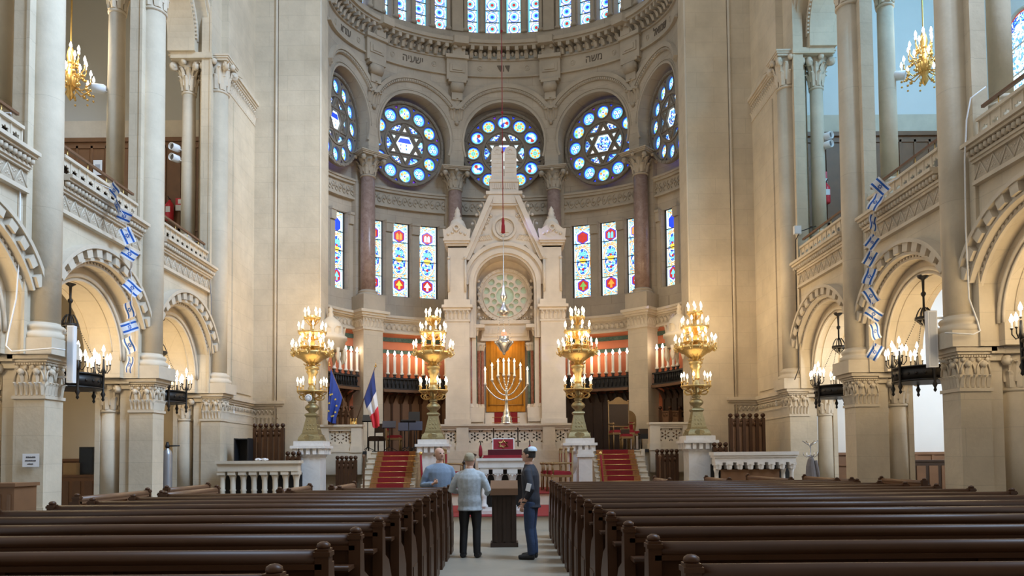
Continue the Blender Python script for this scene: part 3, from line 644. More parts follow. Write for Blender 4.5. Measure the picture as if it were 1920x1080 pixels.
TRAC = mat('tracery_stone', (.22, .19, .155), .9, 0, .1, 4)
GM = [GB, GC, GP, GY, GR, GO, GG, GW, GV, MBL, MCY, MDR, LEAD]
B_, C_, P_, Y_, R_, O_, G_, W_, V_, MB_, MC_, MD_, L_ = range(13)
def disc(m, x, y, r, z, mi, n=16, a0=0.0, sx=1.0): m.add([(x + sx * px, y + py, z) for px, py in circ(0, 0, r, n, a0)], [tuple(range(n))], mi)
def poly(m, pts, z, mi): m.add([(x, y, z) for x, y in pts], [tuple(range(len(pts)))], mi)
def medallion(m, x, y, r, var, rot):
    disc(m, x, y, r * 1.06, 0, B_, 20); disc(m, x, y, r * .86, .004, C_, 20)
    if var == 0:
        for i in range(6):
            a = rot + pi * i / 3; disc(m, x + .55 * r * cos(a), y + .55 * r * sin(a), r * .22, .008, (Y_, G_, W_, Y_, O_, W_)[i], 8)
        disc(m, x, y, r * .28, .008, W_, 10); disc(m, x, y, r * .14, .012, B_, 8)
    elif var == 1:
        for i in range(3):
            a = rot + pi / 2 + 2 * pi * i / 3; cx, cy = x + .40 * r * cos(a), y + .40 * r * sin(a); disc(m, cx, cy, r * .36, .008, B_, 12); disc(m, cx, cy, r * .28, .010, P_, 12); disc(m, cx, cy, r * .15, .012, C_, 8)
        disc(m, x, y, r * .12, .014, W_, 8)
    elif var == 2:
        for i in range(8):
            a = rot + pi * i / 4; disc(m, x + .55 * r * cos(a), y + .55 * r * sin(a), r * .20, .008, (O_, Y_)[i % 2], 8)
        disc(m, x, y, r * .26, .008, GM.index(GG), 10); disc(m, x, y, r * .14, .012, C_, 8)
    else:
        for i in range(3):
            a = rot - pi / 2 + 2 * pi * i / 3; disc(m, x + .42 * r * cos(a), y + .42 * r * sin(a), r * .30, .008, (R_, P_, B_)[i], 10); disc(m, x + .42 * r * cos(a + pi), y + .42 * r * sin(a + pi), r * .22, .008, W_, 8)
        disc(m, x, y, r * .14, .012, B_, 8)
holes = [circ(1.27 * cos(pi * i / 6 + pi / 2), 1.27 * sin(pi * i / 6 + pi / 2), .265, 20) for i in range(12)]
holes += [[(1.555 * cos(a - .055), 1.555 * sin(a - .055)), (1.555 * cos(a + .055), 1.555 * sin(a + .055)), (1.43 * cos(a), 1.43 * sin(a))] for a in [pi * i / 6 + pi / 2 + pi / 12 for i in range(12)]]
holes.append([(.40 * cos(R(60 * i)), .40 * sin(R(60 * i))) for i in range(6)])
for i in range(6):
    a = R(30 + 60 * i); holes.append([(.70 * cos(a), .70 * sin(a)), (.515 * cos(a + .20), .515 * sin(a + .20)), (.515 * cos(a - .20), .515 * sin(a - .20))][::1])
    a = R(60 * i); holes.append([(.82 * cos(a + q), .82 * sin(a + q)) for q in (-.38, -.2, 0, .2, .38)] + [(.56 * cos(a), .56 * sin(a))])
me_tr = pierced('tracery', circ(0, 0, 1.67, 48), holes, .05, TRAC)
rim = MB(); FD = lambda u, z, d: (u, z, d)
rim.arc(FD, 0, 0, 1.60, 1.70, .0, .14, 0, 2 * pi, 48); rim.arc(FD, 0, 0, .84, .92, .0, .09, 0, 2 * pi, 40)
for i in range(12): a = pi * i / 6 + pi / 2; rim.arc(FD, 1.27 * cos(a), 1.27 * sin(a), .265, .315, 0, .08, 0, 2 * pi, 20)
for i in range(30): a = 2 * pi * i / 30; rim.arc(FD, 0, 0, 1.62, 1.68, .13, .16, a, a + R(8), 2)
for k in range(2):
    t3 = [(.80 * cos(R(30 + 60 * k + 120 * i + 0)), .80 * sin(R(30 + 60 * k + 120 * i))) for i in range(3)]
    rim.tube([(x, y, .055) for x, y in t3], .04, 6, closed=True)
me_rim = rim.mesh('rim', TRAC)
wn = 0
for b in BAYS:
    wn += 1; o = thing(f'window_{wn}', {-72: 'round stained glass rose window cut off by the left crossing pier', -36: 'round stained glass rose window with a star, left of the ark', 0: 'round stained glass rose window behind the stone tablets on the ark', 36: 'round stained glass rose window with a star, right of the ark', 72: 'round stained glass rose window cut off by the right crossing pier'}[b], 'window', kind='structure')
    o.matrix_world = frame_at(b, 14.08, {0: 6.80, 36: 6.72, 72: 6.52}[abs(b)], {0: 1.0, 36: .93, 72: .74}[abs(b)])
    link('tracery', me_tr, o); link('rim', me_rim, o); g = MB()
    for i in range(12):
        a = pi * i / 6 + pi / 2; v = {0: (3, 2), 36: (0, 1), 72: (1, 0)}[abs(b)][i % 2]; medallion(g, 1.27 * cos(a), 1.27 * sin(a), .265, v, a)
        disc(g, 1.5 * cos(a + pi / 12), 1.5 * sin(a + pi / 12), .09, 0, V_ if i % 3 == 0 else B_, 8)
    for i in range(6):
        a = R(30 + 60 * i); disc(g, .60 * cos(a), .60 * sin(a), .12, 0, W_ if i % 2 else P_, 8)
        a = R(60 * i); disc(g, .71 * cos(a), .71 * sin(a), .24, -.01, MB_, 10)
    poly(g, [(.42 * cos(R(60 * i)), .42 * sin(R(60 * i))) for i in range(6)], 0, P_)
    poly(g, [(.33 * cos(R(60 * i)), .33 * sin(R(60 * i))) for i in range(6)], .006, MB_ if b > 0 else W_)
    if b <= 0: poly(g, [(-.30, .08), (.30, .08), (.2, .27), (-.2, .27)], .01, B_)
    if b <= 0:
        for i in range(4): poly(g, [(-.2 + i * .12, -.2), (-.12 + i * .12, -.2), (-.14 + i * .12, .03), (-.18 + i * .12, .03)], .01, P_ if i % 2 else MB_)
    g.build('glass', GM, o).location = (0, 0, -.045)
HEXC = {-46: (O_, R_), -36: (O_, R_), -26: (P_, R_), 26: (R_, R_), 36: (C_, R_), 46: (B_, O_), -62: (B_, B_), 62: (B_, B_), -72: (B_, R_), 72: (B_, R_), -82: (O_, B_), 82: (O_, B_)}
hexp = lambda y, r: [(r * cos(R(30 + 60 * i)) * .95, y + r * sin(R(30 + 60 * i))) for i in range(6)]
for b in (-72, -36, 36, 72):
    for e in (-10, 0, 10):
        u = b + e
        if abs(u) > 80: continue
        wn += 1; o = thing(f'window_{wn}', None, None, kind='structure'); ww = .375 if abs(u) < 50 else .30; hh = 1.48
        o.matrix_world = frame_at(u, 9.5, 7.2)
        g = MB(); poly(g, [(-ww, -hh), (ww, -hh), (ww, hh), (-ww, hh)], 0, MC_)
        s = ww / .375
        for x in (-ww + .03, ww - .03): poly(g, [(x - .03, -hh), (x + .03, -hh), (x + .03, hh), (x - .03, hh)], .004, P_)
        for y0 in (.98, -.98):
            for sg in (-1, 1):
                poly(g, [(sg * .36 * s, y0 + .42), (sg * .29 * s, y0 + .44), (sg * .02, y0 + .29), (sg * .02, y0 + .34)][::1], .004, O_); poly(g, [(sg * .36 * s, y0 - .44), (sg * .29 * s, y0 - .46), (sg * .02, y0 - .31), (sg * .02, y0 - .36)], .004, O_)
            poly(g, [(x * s, y) for x, y in hexp(y0, .325)], .008, W_); poly(g, [(x * s, y) for x, y in hexp(y0, .275)], .012, B_)
            poly(g, [(x * s, y) for x, y in hexp(y0, .235)], .016, R_ if y0 < 0 else HEXC[u][1])
            if y0 > 0:
                for x in (-.065, .065): poly(g, [((x - .05) * s, y0 - .14), ((x + .05) * s, y0 - .14), ((x + .05) * s, y0 + .06), (x * s, y0 + .13), ((x - .05) * s, y0 + .06)], .02, HEXC[u][0])
            else:
                c = {-36: Y_, -26: W_, 26: G_, 36: O_}.get(u, C_); poly(g, [(-.05 * s, y0 - .18), (.05 * s, y0 - .18), (.04 * s, y0 - .05), (.14 * s, y0 - .03), (.07 * s, y0 + .06), (0, y0 + .17), (-.07 * s, y0 + .06), (-.14 * s, y0 - .03), (-.04 * s, y0 - .05)], .02, c)
        disc(g, 0, 0, .60, .006, O_, 24, sx=.52 * s); disc(g, 0, 0, .565, .010, W_, 24, sx=.50 * s); disc(g, 0, 0, .53, .014, MB_, 24, sx=.50 * s)
        for x in (-.11, 0, .11): disc(g, x * s, .33, .085, .018, C_, 10, sx=.6)
        poly(g, [(.145 * s * cos(q), .12 + .20 * sin(q)) for q in [pi + pi * i / 10 for i in range(11)]], .018, Y_); disc(g, 0, .17, .05, .022, R_, 8)
        for x, y in ((-.1, -.2), (.1, -.2), (0, -.32), (-.08, -.4), (.08, -.4)): disc(g, x * s, y, .055, .018, C_ if x else R_, 8)
        g.build('glass', GM, o); f = MB()
        for y in (-.72, 0, .72): f.box(-ww, ww, y - .012, y + .012, .02, .05)
        for x in (-ww, ww): f.box(x - .02, x + .02, -hh, hh, -.02, .06)
        for y in (-hh, hh): f.box(-ww, ww, y - .02, y + .02, -.02, .06)
        f.build('glazing_bar', LEAD, o)
for b in (-72, -36, 0, 36, 72):
    for e in (-12.2, -4, 4, 12.2):
        if abs(b + e) > 70: continue
        wn += 1; o = thing(f'window_{wn}', None, None, kind='structure'); o.matrix_world = frame_at(b + e, 19.63, 6.4); g = MB(); ww, hh = .285, .82
        poly(g, [(-ww, -hh), (ww, -hh), (ww, hh), (-ww, hh)], 0, MD_)
        for y in (-.5, 0, .5):
            disc(g, 0, y, .21, .004, B_, 16); disc(g, 0, y, .185, .008, W_, 16); disc(g, 0, y, .13, .012, C_, 12); disc(g, 0, y, .07, .016, R_ if y else B_, 8)
        for x in (-ww, ww): poly(g, [(x - .03, -hh), (x + .03, -hh), (x + .03, hh), (x - .03, hh)], .018, C_)
        poly(g, [(-ww, -hh), (ww, -hh), (ww, -hh + .1), (-ww, -hh + .1)], .02, B_)
        g.build('glass', GM, o); f = MB()
        for y in (-.25, .25, -hh, hh): f.box(-ww, ww, y - .012, y + .012, .02, .05)
        f.build('glazing_bar', LEAD, o)
# arched window in the outer wall of the right gallery
wn += 1; o = thing(f'window_{wn}', None, None, kind='structure'); o.matrix_world = Matrix(((0, 0, -1, 14.97), (-1, 0, 0, 20.9), (0, 1, 0, 12.6), (0, 0, 0, 1)))
g = MB(); P = [(-.8, -1.6), (.8, -1.6)] + [(.8 * cos(pi * i / 14), 1.0 + .8 * sin(pi * i / 14)) for i in range(15)]
poly(g, P, 0, R_); poly(g, [(x * .86, y * .95) for x, y in P], .01, MB_); poly(g, [(x * .55, y * .8) for x, y in P], .02, MD_); g.build('glass', GM, o)
f = MB(); f.tube([(x, y, .02) for x, y in P], .06, 6, closed=True)
for y in (-.8, 0, .8): f.box(-.8, .8, y - .015, y + .015, .02, .05)
f.build('window_frame', CARVED, o)
struct('wall_west', MB().box(-15, 15, -4.3, -4, 0, 22), STONE)
# ================================================================== CHANCEL PLATFORM, STAIRS, BALUSTRADES
SZ = 1.85
m = MB(); m.box(-6.15, 6.15, 24.25, 33, 0, SZ - .02); st = struct('platform', m, STONE)
m = MB().box(-6.15, 6.15, 24.5, 33, SZ - .02, SZ)
for s in (-1, 1): m.box(*sorted((s * 2.6, s * 4.66)), 24.16, 24.5, SZ - .10, SZ)
m.build('stage_floor', BLACK, st)
struct('dais', MB().box(-2.1, 2.1, 20.4, 24.25, 0, .62), CARVED); 
tag(MB().box(-2.1, 2.1, 20.35, 24.2, .62, .64).build('dais_carpet', CARPET), 'red carpet covering the low dais behind the marble reading desk', 'carpet')
for sg, nm in ((-1, 'left'), (1, 'right')):
    N = 11; m = MB(); x0, x1 = sorted((sg * 2.78, sg * 4.42))
    for i in range(N): m.box(x0, x1, 24.2 - .22 * (N - i), 24.25, SZ / N * i * .985, SZ / N * (i + 1) * .985 - .03); m.box(x0, x1, 24.16 - .22 * (N - i), 24.25, SZ / N * (i + 1) * .985 - .03, SZ / N * (i + 1) * .985)
    for x in (x0, x1): m.box(x - .06, x + .06, 23.9, 24.3, 0, SZ)
    t = thing('staircase', f'pale stone staircase rising to the platform on the {nm} of the ark', 'stairs', kind='thing'); m.build('step', CARVED, t)
    x0, x1 = sorted((sg * 2.92, sg * 4.14)); m = MB()
    for i in range(N):
        z = SZ / N * (i + 1) * .985; y = 24.16 - .22 * (N - i)
        for a, b, k in ((x0, x0 + .2, 1), (x0 + .2, x1 - .2, 0), (x1 - .2, x1, 1)): m.box(a, b, y - .012, y + .20, z + .001, z + .012, k); m.box(a, b, y - .014, y - .001, z - SZ / N + .013, z + .012, k)
    t = thing('stair_carpet', f'red runner with gold borders on the stairs to the {nm} of the ark', 'carpet'); m.build('runner', [CARPET, CARPETB], t)
    m = MB()
    for i in range(1, N): m.tube([(x0 - .04, 24.145 - .22 * (N - i) - .01, SZ / N * i * .985 + .03), (x1 + .04, 24.145 - .22 * (N - i) - .01, SZ / N * i * .985 + .03)], .017, 6)
    m.build('stair_rod', BRASS, t)
def rosette_panel(w, h):
    "pierced panel: interlaced circles with six-petalled flowers"
    n = max(1, round(w / (h * .98))); p = w / n; H = []
    for i in range(n):
        cx = p * (i + .5)
        H.append(circ(cx, h / 2, h * .085, 10))
        for k in range(6):
            a = pi / 6 + k * pi / 3; H.append([(cx + h * (.25 + .10 * cos(q)) * cos(a) - h * .052 * sin(q) * sin(a), h / 2 + h * (.25 + .10 * cos(q)) * sin(a) + h * .052 * sin(q) * cos(a)) for q in [2 * pi * j / 10 for j in range(10)]])
        for ex in (-1, 1):
            for ey in (-1, 1): H.append([(cx + ex * p * .46, h / 2 + ey * h * .45), (cx + ex * p * .46, h / 2 + ey * h * .30), (cx + ex * p * .36, h / 2 + ey * h * .37), (cx + ex * p * .30, h / 2 + ey * h * .45)][::ex * ey])
    return [(0, 0), (w, 0), (w, h), (0, h)], H
def balustrade(label, x0, x1, y, posts, panels, backed=False):
    t = thing('stone_balustrade', label, 'balustrade', (0, y, 0))
    m = MB(); m.box(x0, x1, -.13, .17, SZ, SZ + .12); m.box(x0, x1, -.16, .17, SZ - .75, SZ); m.box(x0, x1, -.18, .17, SZ - .03, SZ + .03); m.build('base', CARVED, t)
    m = MB(); m.box(x0 - .03, x1 + .03, -.20, .22, SZ + .80, SZ + .87); m.box(x0, x1, -.15, .16, SZ + .74, SZ + .80); m.build('coping', CARVED, t)
    for (a, b) in posts:
        m = MB(); m.box(a, b, -.16, .16, SZ, SZ + .76); m.box(a - .02, b + .02, -.195, .185, SZ - .04, SZ + .18); m.build('post', CARVED, t)
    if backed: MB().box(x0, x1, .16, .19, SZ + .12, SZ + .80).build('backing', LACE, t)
    for (a, b) in panels:
        h = .44; o_, H = rosette_panel(b - a, h); me = pierced('panel', o_, H, .05, CARVED); me.transform(Matrix.Translation((a, 0, SZ + .24)) @ STAND); link('panel', me, t)
        MB().box(a, b, -.12, .12, SZ + .1, SZ + .25).build('lower_rail', CARVED, t); MB().box(a, b, -.12, .12, SZ + .67, SZ + .76).build('upper_rail', CARVED, t)
balustrade('pale pierced stone balustrade on the platform behind the European flag', -6.15, -4.68, 24.2, [(-6.15, -5.75), (-5.02, -4.68)], [(-5.75, -5.02)])
balustrade('pale pierced stone balustrade on the platform beside the throne chair', 4.68, 6.15, 24.2, [(4.68, 5.02), (5.75, 6.15)], [(5.02, 5.75)])
balustrade('long pierced stone balustrade in front of the ark, the menorah standing on it', -2.5, 2.5, 24.45, [(-2.5, -2.35), (-1.62, -1.22), (1.22, 1.62), (2.35, 2.5)], [(-2.35, -1.62), (-1.22, -.42), (-.38, .38), (.42, 1.22), (1.62, 2.35)], True)

# ---- pedestals and gilded candelabra
def pedestal(label, x, y, h, st_m):
    t = thing('pedestal', label, 'pedestal', (x, y, 0)); w = .34
    MB().box(-w, w, -w, w, .3, h - .42).build('shaft', st_m, t); m = MB(); m.box(-w - .12, w + .12, -w - .12, w + .12, 0, .22); m.box(-w - .06, w + .06, -w - .06, w + .06, .22, .32); m.build('base', st_m, t)
    m = MB(); m.box(-w - .03, w + .03, -w - .03, w + .03, h - .46, h - .40)
    for i in range(5):
        for s in (-1, 1):
            c = -w - .05 + (2 * w + .1) * i / 4
            m.box(c - .055, c + .055, s * (w + .04) - .09, s * (w + .04) + .09, h - .40, h - .22); m.box(s * (w + .04) - .09, s * (w + .04) + .09, c - .055, c + .055, h - .40, h - .22)
    m.box(-w - .02, w + .02, -w - .02, w + .02, h - .42, h - .22); m.box(-w - .18, w + .18, -w - .18, w + .18, h - .22, h - .14); m.box(-w - .1, w + .1, -w - .1, w + .1, h - .14, h); m.build('cap', st_m, t)
def candle_meshes(r, h, bm_, fr=1.0, hold=None):
    a = MB().lathe([(r * 1.5, 0), (r * 1.7, h * .06), (r, h * .12), (r, h)], n=8).mesh('candle', CANDLE)
    b = MB().lathe([(.001, 0), (r * 1.15 * fr, h * .14), (r * 1.45 * fr, r * 2.0 * fr), (r * .9 * fr, r * 4.0 * fr), (.001, r * 6.2 * fr)], n=8).mesh('bulb', bm_); return a, b, h
CM = candle_meshes(.02, .13, BULB, 1.25)
def put_candle(cm, parent, p, sc=1.0, nm='candle'):
    c = link(nm, cm[0], parent, p); b = link('bulb', cm[1], c, (0, 0, cm[2])); return c
def smooth(P, n=4):
    P = [Vector(p) for p in P]; out = []
    for i in range(len(P) - 1):
        a, b, c, d = P[max(i - 1, 0)], P[i], P[i + 1], P[min(i + 2, len(P) - 1)]
        for k in range(n):
            t = k / n; out.append(.5 * ((2 * b) + (c - a) * t + (2 * a - 5 * b + 4 * c - d) * t * t + (3 * b - a - 3 * c + d) * t ** 3))
    return out + [P[-1]]
def candelabrum(label, x, y, z):
    t = thing('candelabrum', label, 'candelabrum', (x, y, z), 0, 'gilded candelabra')
    sq = lambda p: MB().lathe([(r * 1.414, zz) for r, zz in p], n=4, sm=False, rot=pi / 4)
    m = sq([(.34, 0), (.34, .05), (.32, .12), (.285, .17), (.26, .2), (.26, .23)]); m.join(sq([(.235, .23), (.235, .27), (.145, .72), (.165, .75), (.19, .78), (.175, .82), (.11, .86)]))
    for k in range(4):
        T = Matrix.Rotation(k * pi / 2, 4, 'Z')
        for j in range(7): q = MB(); q.ball((-.09 + .09 * (j % 3), -.225 + .028 * (j // 3 + .5), .36 + .12 * (j // 3)), .036, 6, sq=(1, .7, 1)); m.join(q, T)
        q = MB(); q.leaf((0, -.33, .03), (0, -1, 0), (0, 0, 1), .16, .3, .1, .03); m.join(q, T)
    m.build('foot', GBRONZE, t)
    MB().lathe([(.12, .84), (.10, .88), (.20, .97), (.22, 1.03), (.17, 1.10), (.10, 1.14), (.12, 1.18), (.14, 1.2), (.11, 1.24), (.09, 1.28), (.11, 1.5), (.13, 1.62), (.10, 1.66), (.10, 1.74)], n=14).build('stem', GBRONZE, t)
    MB().lathe([(.10, 1.70), (.12, 1.76), (.11, 1.80), (.12, 2.0), (.19, 2.12), (.15, 2.16), (.21, 2.2), (.21, 2.26), (.10, 2.30), (.08, 2.36), (.12, 2.4), (.07, 2.46), (.06, 3.85)], n=14).build('column', GOLD, t)
    m = MB(); m.lathe([(.07, 2.30), (.14, 2.36), (.34, 2.5), (.50, 2.58), (.56, 2.64), (.58, 2.70), (.54, 2.72), (.54, 2.66), (.44, 2.60), (.1, 2.5)], n=24)
    for i in range(12):
        a = 2 * pi * i / 12; o = Vector((cos(a), sin(a), 0)); m.ball(o * .58 + Vector((0, 0, 2.62)), .05, 6); m.tube([o * .56 + Vector((0, 0, 2.66)), o * .64 + Vector((0, 0, 2.62)), o * .66 + Vector((0, 0, 2.70))], .018, 5)
        m.leaf(o * .54 + Vector((0, 0, 2.66)), o, (0, 0, 1), .12, .12, .4, .02); m.tube([o * .3 + Vector((0, 0, 2.48)), o * .16 + Vector((0, 0, 2.38)), o * .2 + Vector((0, 0, 2.30)), o * .26 + Vector((0, 0, 2.36))], .014, 5)
    m.build('basket', GOLD, t)
    def tier(nm, z, r, n, sp, zc, up=0.0, ring=True):
        m = MB()
        if ring: m.lathe([(r - .03, z - .02), (r + .02, z - .01), (r + .03, z + .03), (r - .02, z + .03), (r - .03, z - .02)], n=24)
        for i in range(n):
            a = 2 * pi * (i + sp) / n; o = Vector((cos(a), sin(a), 0)); e = o * r + Vector((0, 0, z))
            m.tube(smooth([o * .06 + Vector((0, 0, z - .20)), o * r * .5 + Vector((0, 0, z - .16 + up)), o * r * .9 + Vector((0, 0, z - .06)), e, o * r + Vector((0, 0, zc))]), .016, 5); m.lathe([(.01, zc - .05), (.045, zc), (.04, zc + .01), (.0, zc + .01)], (e.x, e.y, 0), 8)
        m.build(nm, GOLD, t)
        for i in range(n):
            a = 2 * pi * (i + sp) / n; put_candle(CM, t, (r * cos(a), r * sin(a), zc))
    tier('lower_arms', 1.50, .43, 8, .5, 1.66)
    tier('basket_arms', 2.70, .61, 12, .25, 2.80, 0, False); tier('inner_arms', 2.86, .34, 8, .1, 3.02)
    tier('upper_arms', 3.30, .40, 8, .4, 3.36); tier('crown_arms', 3.74, .22, 6, .2, 3.80)
    m = MB()
    for i in range(8):
        a = 2 * pi * i / 8 + .2; o = Vector((cos(a), sin(a), 0)); m.tube(smooth([o * .12 + Vector((0, 0, 1.28)), o * .3 + Vector((0, 0, 1.26)), o * .38 + Vector((0, 0, 1.36)), o * .28 + Vector((0, 0, 1.42)), o * .12 + Vector((0, 0, 1.5))]), .018, 6)
        m.leaf(o * .3 + Vector((0, 0, 3.14)), o, (0, 0, 1), .16, .14, .5, .02)
    m.build('scroll_bracket', GOLD, t)
    light('lamp_light', (0, 0, 4.35), 80 if x < 0 else 118, (1.0, .70, .36), t, .25); light('lamp_light', (0, 0, 3.15), 18, (1.0, .72, .38), t, .5); light('lamp_light', (0, -.01, 1.95), 12, (1.0, .72, .38), t, .3)
for px, y, zb, lab in ((585, 22.5, 2.15, 'at the far left, beside the European flag'), (813, 22.9, 2.18, 'at the left stairs, behind the man in the sweater'), (1085, 22.9, 2.18, 'at the right stairs, behind the red armchairs'), (1307, 22.5, 2.22, 'at the far right, before the crossing pier')):
    x = at(px, 830, y)[0]
    pedestal('white marble pedestal under the candelabrum ' + lab, x, y, zb, WMARBLE); candelabrum('tall gilded candelabrum with lit bulbs ' + lab, x, y, zb)

# ================================================================== THE ARK
AY = 26.7
FK = lambda u, z, d: (u, AY + d, z)
ark = thing('torah_ark', 'tall pale stone ark with a steep gable and round-arched niche between two piers', 'ark', (0, 0, 0))
for s in (-1, 1):
    m = MB(); c = s * 1.72
    m.box(c - .43, c + .43, AY - .25, AY + 1.2, SZ, 6.55); m.box(c - .47, c + .47, AY - .30, AY + 1.2, SZ, 3.0); m.box(c - .33, c + .33, AY - .2, AY + 1.2, 7.2, 9.25)
    for e, z0, z1 in ((.03, 6.5, 6.57), (.0, 6.57, 6.9), (.06, 6.9, 7.0), (.12, 7.0, 7.1), (.04, 7.1, 7.3)): m.box(c - .43 - e, c + .43 + e, AY - .25 - e, AY + 1, z0, z1)
    for i in range(6): m.leaf((c - .38 + .152 * i, AY - .26, 6.58), (0, -1, 0), (0, 0, 1), .26, .14, .35, .03); m.ball((c - .38 + .152 * i, AY - .29, 6.86), .04, 5)
    for e in (-.30, .30): m.tube([(c + e, AY - .22, 7.6), (c + e, AY - .22, 8.75)], .045, 8); m.ball((c + e, AY - .22, 8.82), .07, 6)
    for e, z0, z1 in ((.0, 9.2, 9.26), (.06, 9.26, 9.34), (.12, 9.34, 9.42), (.16, 9.42, 9.5)): m.box(c - .33 - e, c + .33 + e, AY - .2 - e, AY + .9, z0, z1)
    m.prism([(c - .46, 9.5), (c + .46, 9.5), (c + .5, 9.85), (c + .40, 9.82), (c + .3, 9.9), (c, 10.12), (c - .3, 9.9), (c - .40, 9.82), (c - .5, 9.85)], FK, -.36, -.1)
    for i in range(5): m.ball((c - .3 + .15 * i, AY - .37, 9.65 + .06 * (2 - abs(i - 2))), .06, 6)
    m.arc(FK, c, 9.88, .07, .12, -.42, -.3, 0, 2 * pi, 14)
    m.lathe([(.36, 9.6), (.34, 10.0), (.24, 10.25), (.14, 10.36), (.17, 10.4), (.1, 10.44), (.12, 10.55), (.08, 10.62), (.09, 10.68), (.001, 10.82)], (c, AY + .15, 0), 16)
    struct('pier', m, ARKSTONE, ark)
# arched front, jambs and gable
m = MB(); m.archwall(FK, -1.45, 1.45, SZ + 1.0, 9.6, 0, 7.9, 1.06, .05, .9, 28)
for r0, r1, d in ((1.06, 1.14, -.02), (1.14, 1.30, -.08), (1.30, 1.40, -.03), (1.40, 1.54, -.12)): m.arc(FK, 0, 7.9, r0, r1, d, .1, 0, pi, 28); 
for s in (-1, 1):
    for r0, r1, d in ((1.06, 1.14, -.02), (1.14, 1.30, -.08)): m.box(*sorted((s * r0, s * r1)), AY + d, AY + .1, 5.95, 7.9)
struct('arch', m, ARKSTONE, ark)
m = MB(); G = [(-1.52, 8.75), (1.52, 8.75), (.60, 11.05), (.50, 11.2), (-.50, 11.2), (-.60, 11.05)]
m.prism([(-1.42, 9.3), (-1.06, 9.0), (-.75, 9.0 + .35), (0, 8.97), (.75, 9.35), (1.06, 9.0), (1.42, 9.3), (.55, 11.1), (-.55, 11.1)], FK, .0, .5)
for s in (-1, 1):
    for (o0, o1, d) in ((0, .16, -.22), (.16, .28, -.12)): m.prism([(s * (1.55 - o0), 8.78), (s * (1.55 - o1), 8.78), (s * (.50 - o1 * .8), 11.08), (s * (.58 - o0), 11.08)], FK, d, .4)
    for i in range(7):                                              # crockets along the gable
        q = i / 6; x, z = s * (1.52 - .95 * q), 9.0 + 2.0 * q; m.leaf((x, AY + .1, z), (s * .9, 0, .4), (s * -.3, 0, 1), .26, .16, .6, .05); m.ball((x + s * .13, AY + .1, z + .16), .065, 6)
    for i in range(9):                                              # scrollwork in the gable
        q = i / 8; x = s * (1.25 - .75 * q); z = 9.42 + 1.15 * q; r = .12 - .03 * q
        m.tube([(x + r * (1 - j / 14) * cos(j * .8 + i), AY - .02, z - .14 + r * (1 - j / 14) * sin(j * .8 + i)) for j in range(12)], .025, 4); m.ball((x, AY - .03, z - .14), .05, 6)
        m.leaf((s * (.45 + .07 * i), AY - .0, 9.55 - .01 * i), (0, -1, 0), (s * .6, 0, .8), .2, .12, .3, .04)
m.box(-.56, .56, AY - .16, AY + .5, 10.75, 11.2); m.box(-.66, .66, AY - .2, AY + .55, 11.16, 11.28); m.box(-.42, .42, AY - .19, AY - .1, 10.82, 11.10)
m.arc(FK, 0, 9.95, .36, .44, -.10, .1, 0, 2 * pi, 28); m.arc(FK, 0, 9.95, .0, .36, -.03, .1, 0, 2 * pi, 28); m.arc(FK, 0, 9.95, .29, .31, -.06, .0, 0, 2 * pi, 24)
for i in range(2): m.box(-.16 + .18 * i, -.02 + .18 * i, AY - .07, AY, 9.80, 10.10)
struct('gable', m, ARKSTONE, ark)
m = MB()                                                            # neck and tablets of the law
m.box(-.52, .52, AY - .12, AY + .4, 11.28, 11.75); m.box(-.55, .55, AY - .16, AY + .4, 11.62, 11.72); m.box(-.49, .49, AY - .1, AY + .3, 11.75, 11.85)
for i in range(11): m.box(-.42 + .08 * i, -.38 + .08 * i, AY - .15, AY, 11.38, 11.56)
struct('neck', m, ARKSTONE, ark)
for s in (-1, 1):
    m = MB(); m.prism([(s * .01, 11.85), (s * .46, 11.85), (s * .46, 12.75)] + [(s * (.235 + .225 * cos(a)), 12.75 + .22 * sin(a)) for a in [pi * j / 10 for j in range(1, 10)]] + [(s * .01, 12.75)], FK, -.08, .16)
    for i in range(5):
        for k in range(4): m.box(*sorted((s * (.07 + .09 * k), s * (.14 + .09 * k))), AY - .092, AY - .07, 12.0 + .165 * i, 12.08 + .165 * i)
    m.arc(FK, s * .235, 12.78, .07, .10, -.1, -.06, 0, 2 * pi, 14); struct('tablet', m, ARKSTONE, ark)
# back of the niche: rose with greenish glass, lintel, gold curtain between coloured shafts
m = MB(); m.box(-1.06, 1.06, AY + .75, AY + .95, 3.1, 9.0); struct('niche_wall', m, ARKSTONE, ark)
GH = [circ(.72 * cos(R(30 * i + 15)), .72 * sin(R(30 * i + 15)), .125, 14) for i in range(12)] + [circ(.46 * cos(R(30 * i)), .46 * sin(R(30 * i)), .095, 12) for i in range(12)] + [circ(0, 0, .33, 24)]
me = pierced('rose_tracery', circ(0, 0, .92, 40), GH, .05, ARKSTONE); me.transform(Matrix.Translation((0, AY + .66, 7.62)) @ STAND); rt = link('rose_tracery', me, ark)
MB().arc(FK, 0, 7.62, 0, .9, .70, .73, 0, 2 * pi, 36).build('rose_glass', mat('pale_green_glass', (.42, .50, .38), .3, 0, .25, 9, 0, .12, (.5, .62, .45)), ark)  # faint glow put into the glass, nothing lights it from behind
m = MB(); m.arc(FK, 0, 7.62, .90, 1.0, .54, .75, 0, 2 * pi, 40); m.arc(FK, 0, 7.62, .80, .83, .58, .7, 0, 2 * pi, 36)
for i in range(36): a = 2 * pi * i / 36; m.ball((.95 * cos(a), AY + .53, 7.62 + .95 * sin(a)), .028, 5)
for s in (-1, 1):
    for i in range(6): m.ball((s * (.55 + .09 * i), AY + .70, 6.78 + .05 * (i % 2)), .05, 5); m.ball((s * .98, AY + .55, 6.9 + .25 * i), .07, 6)
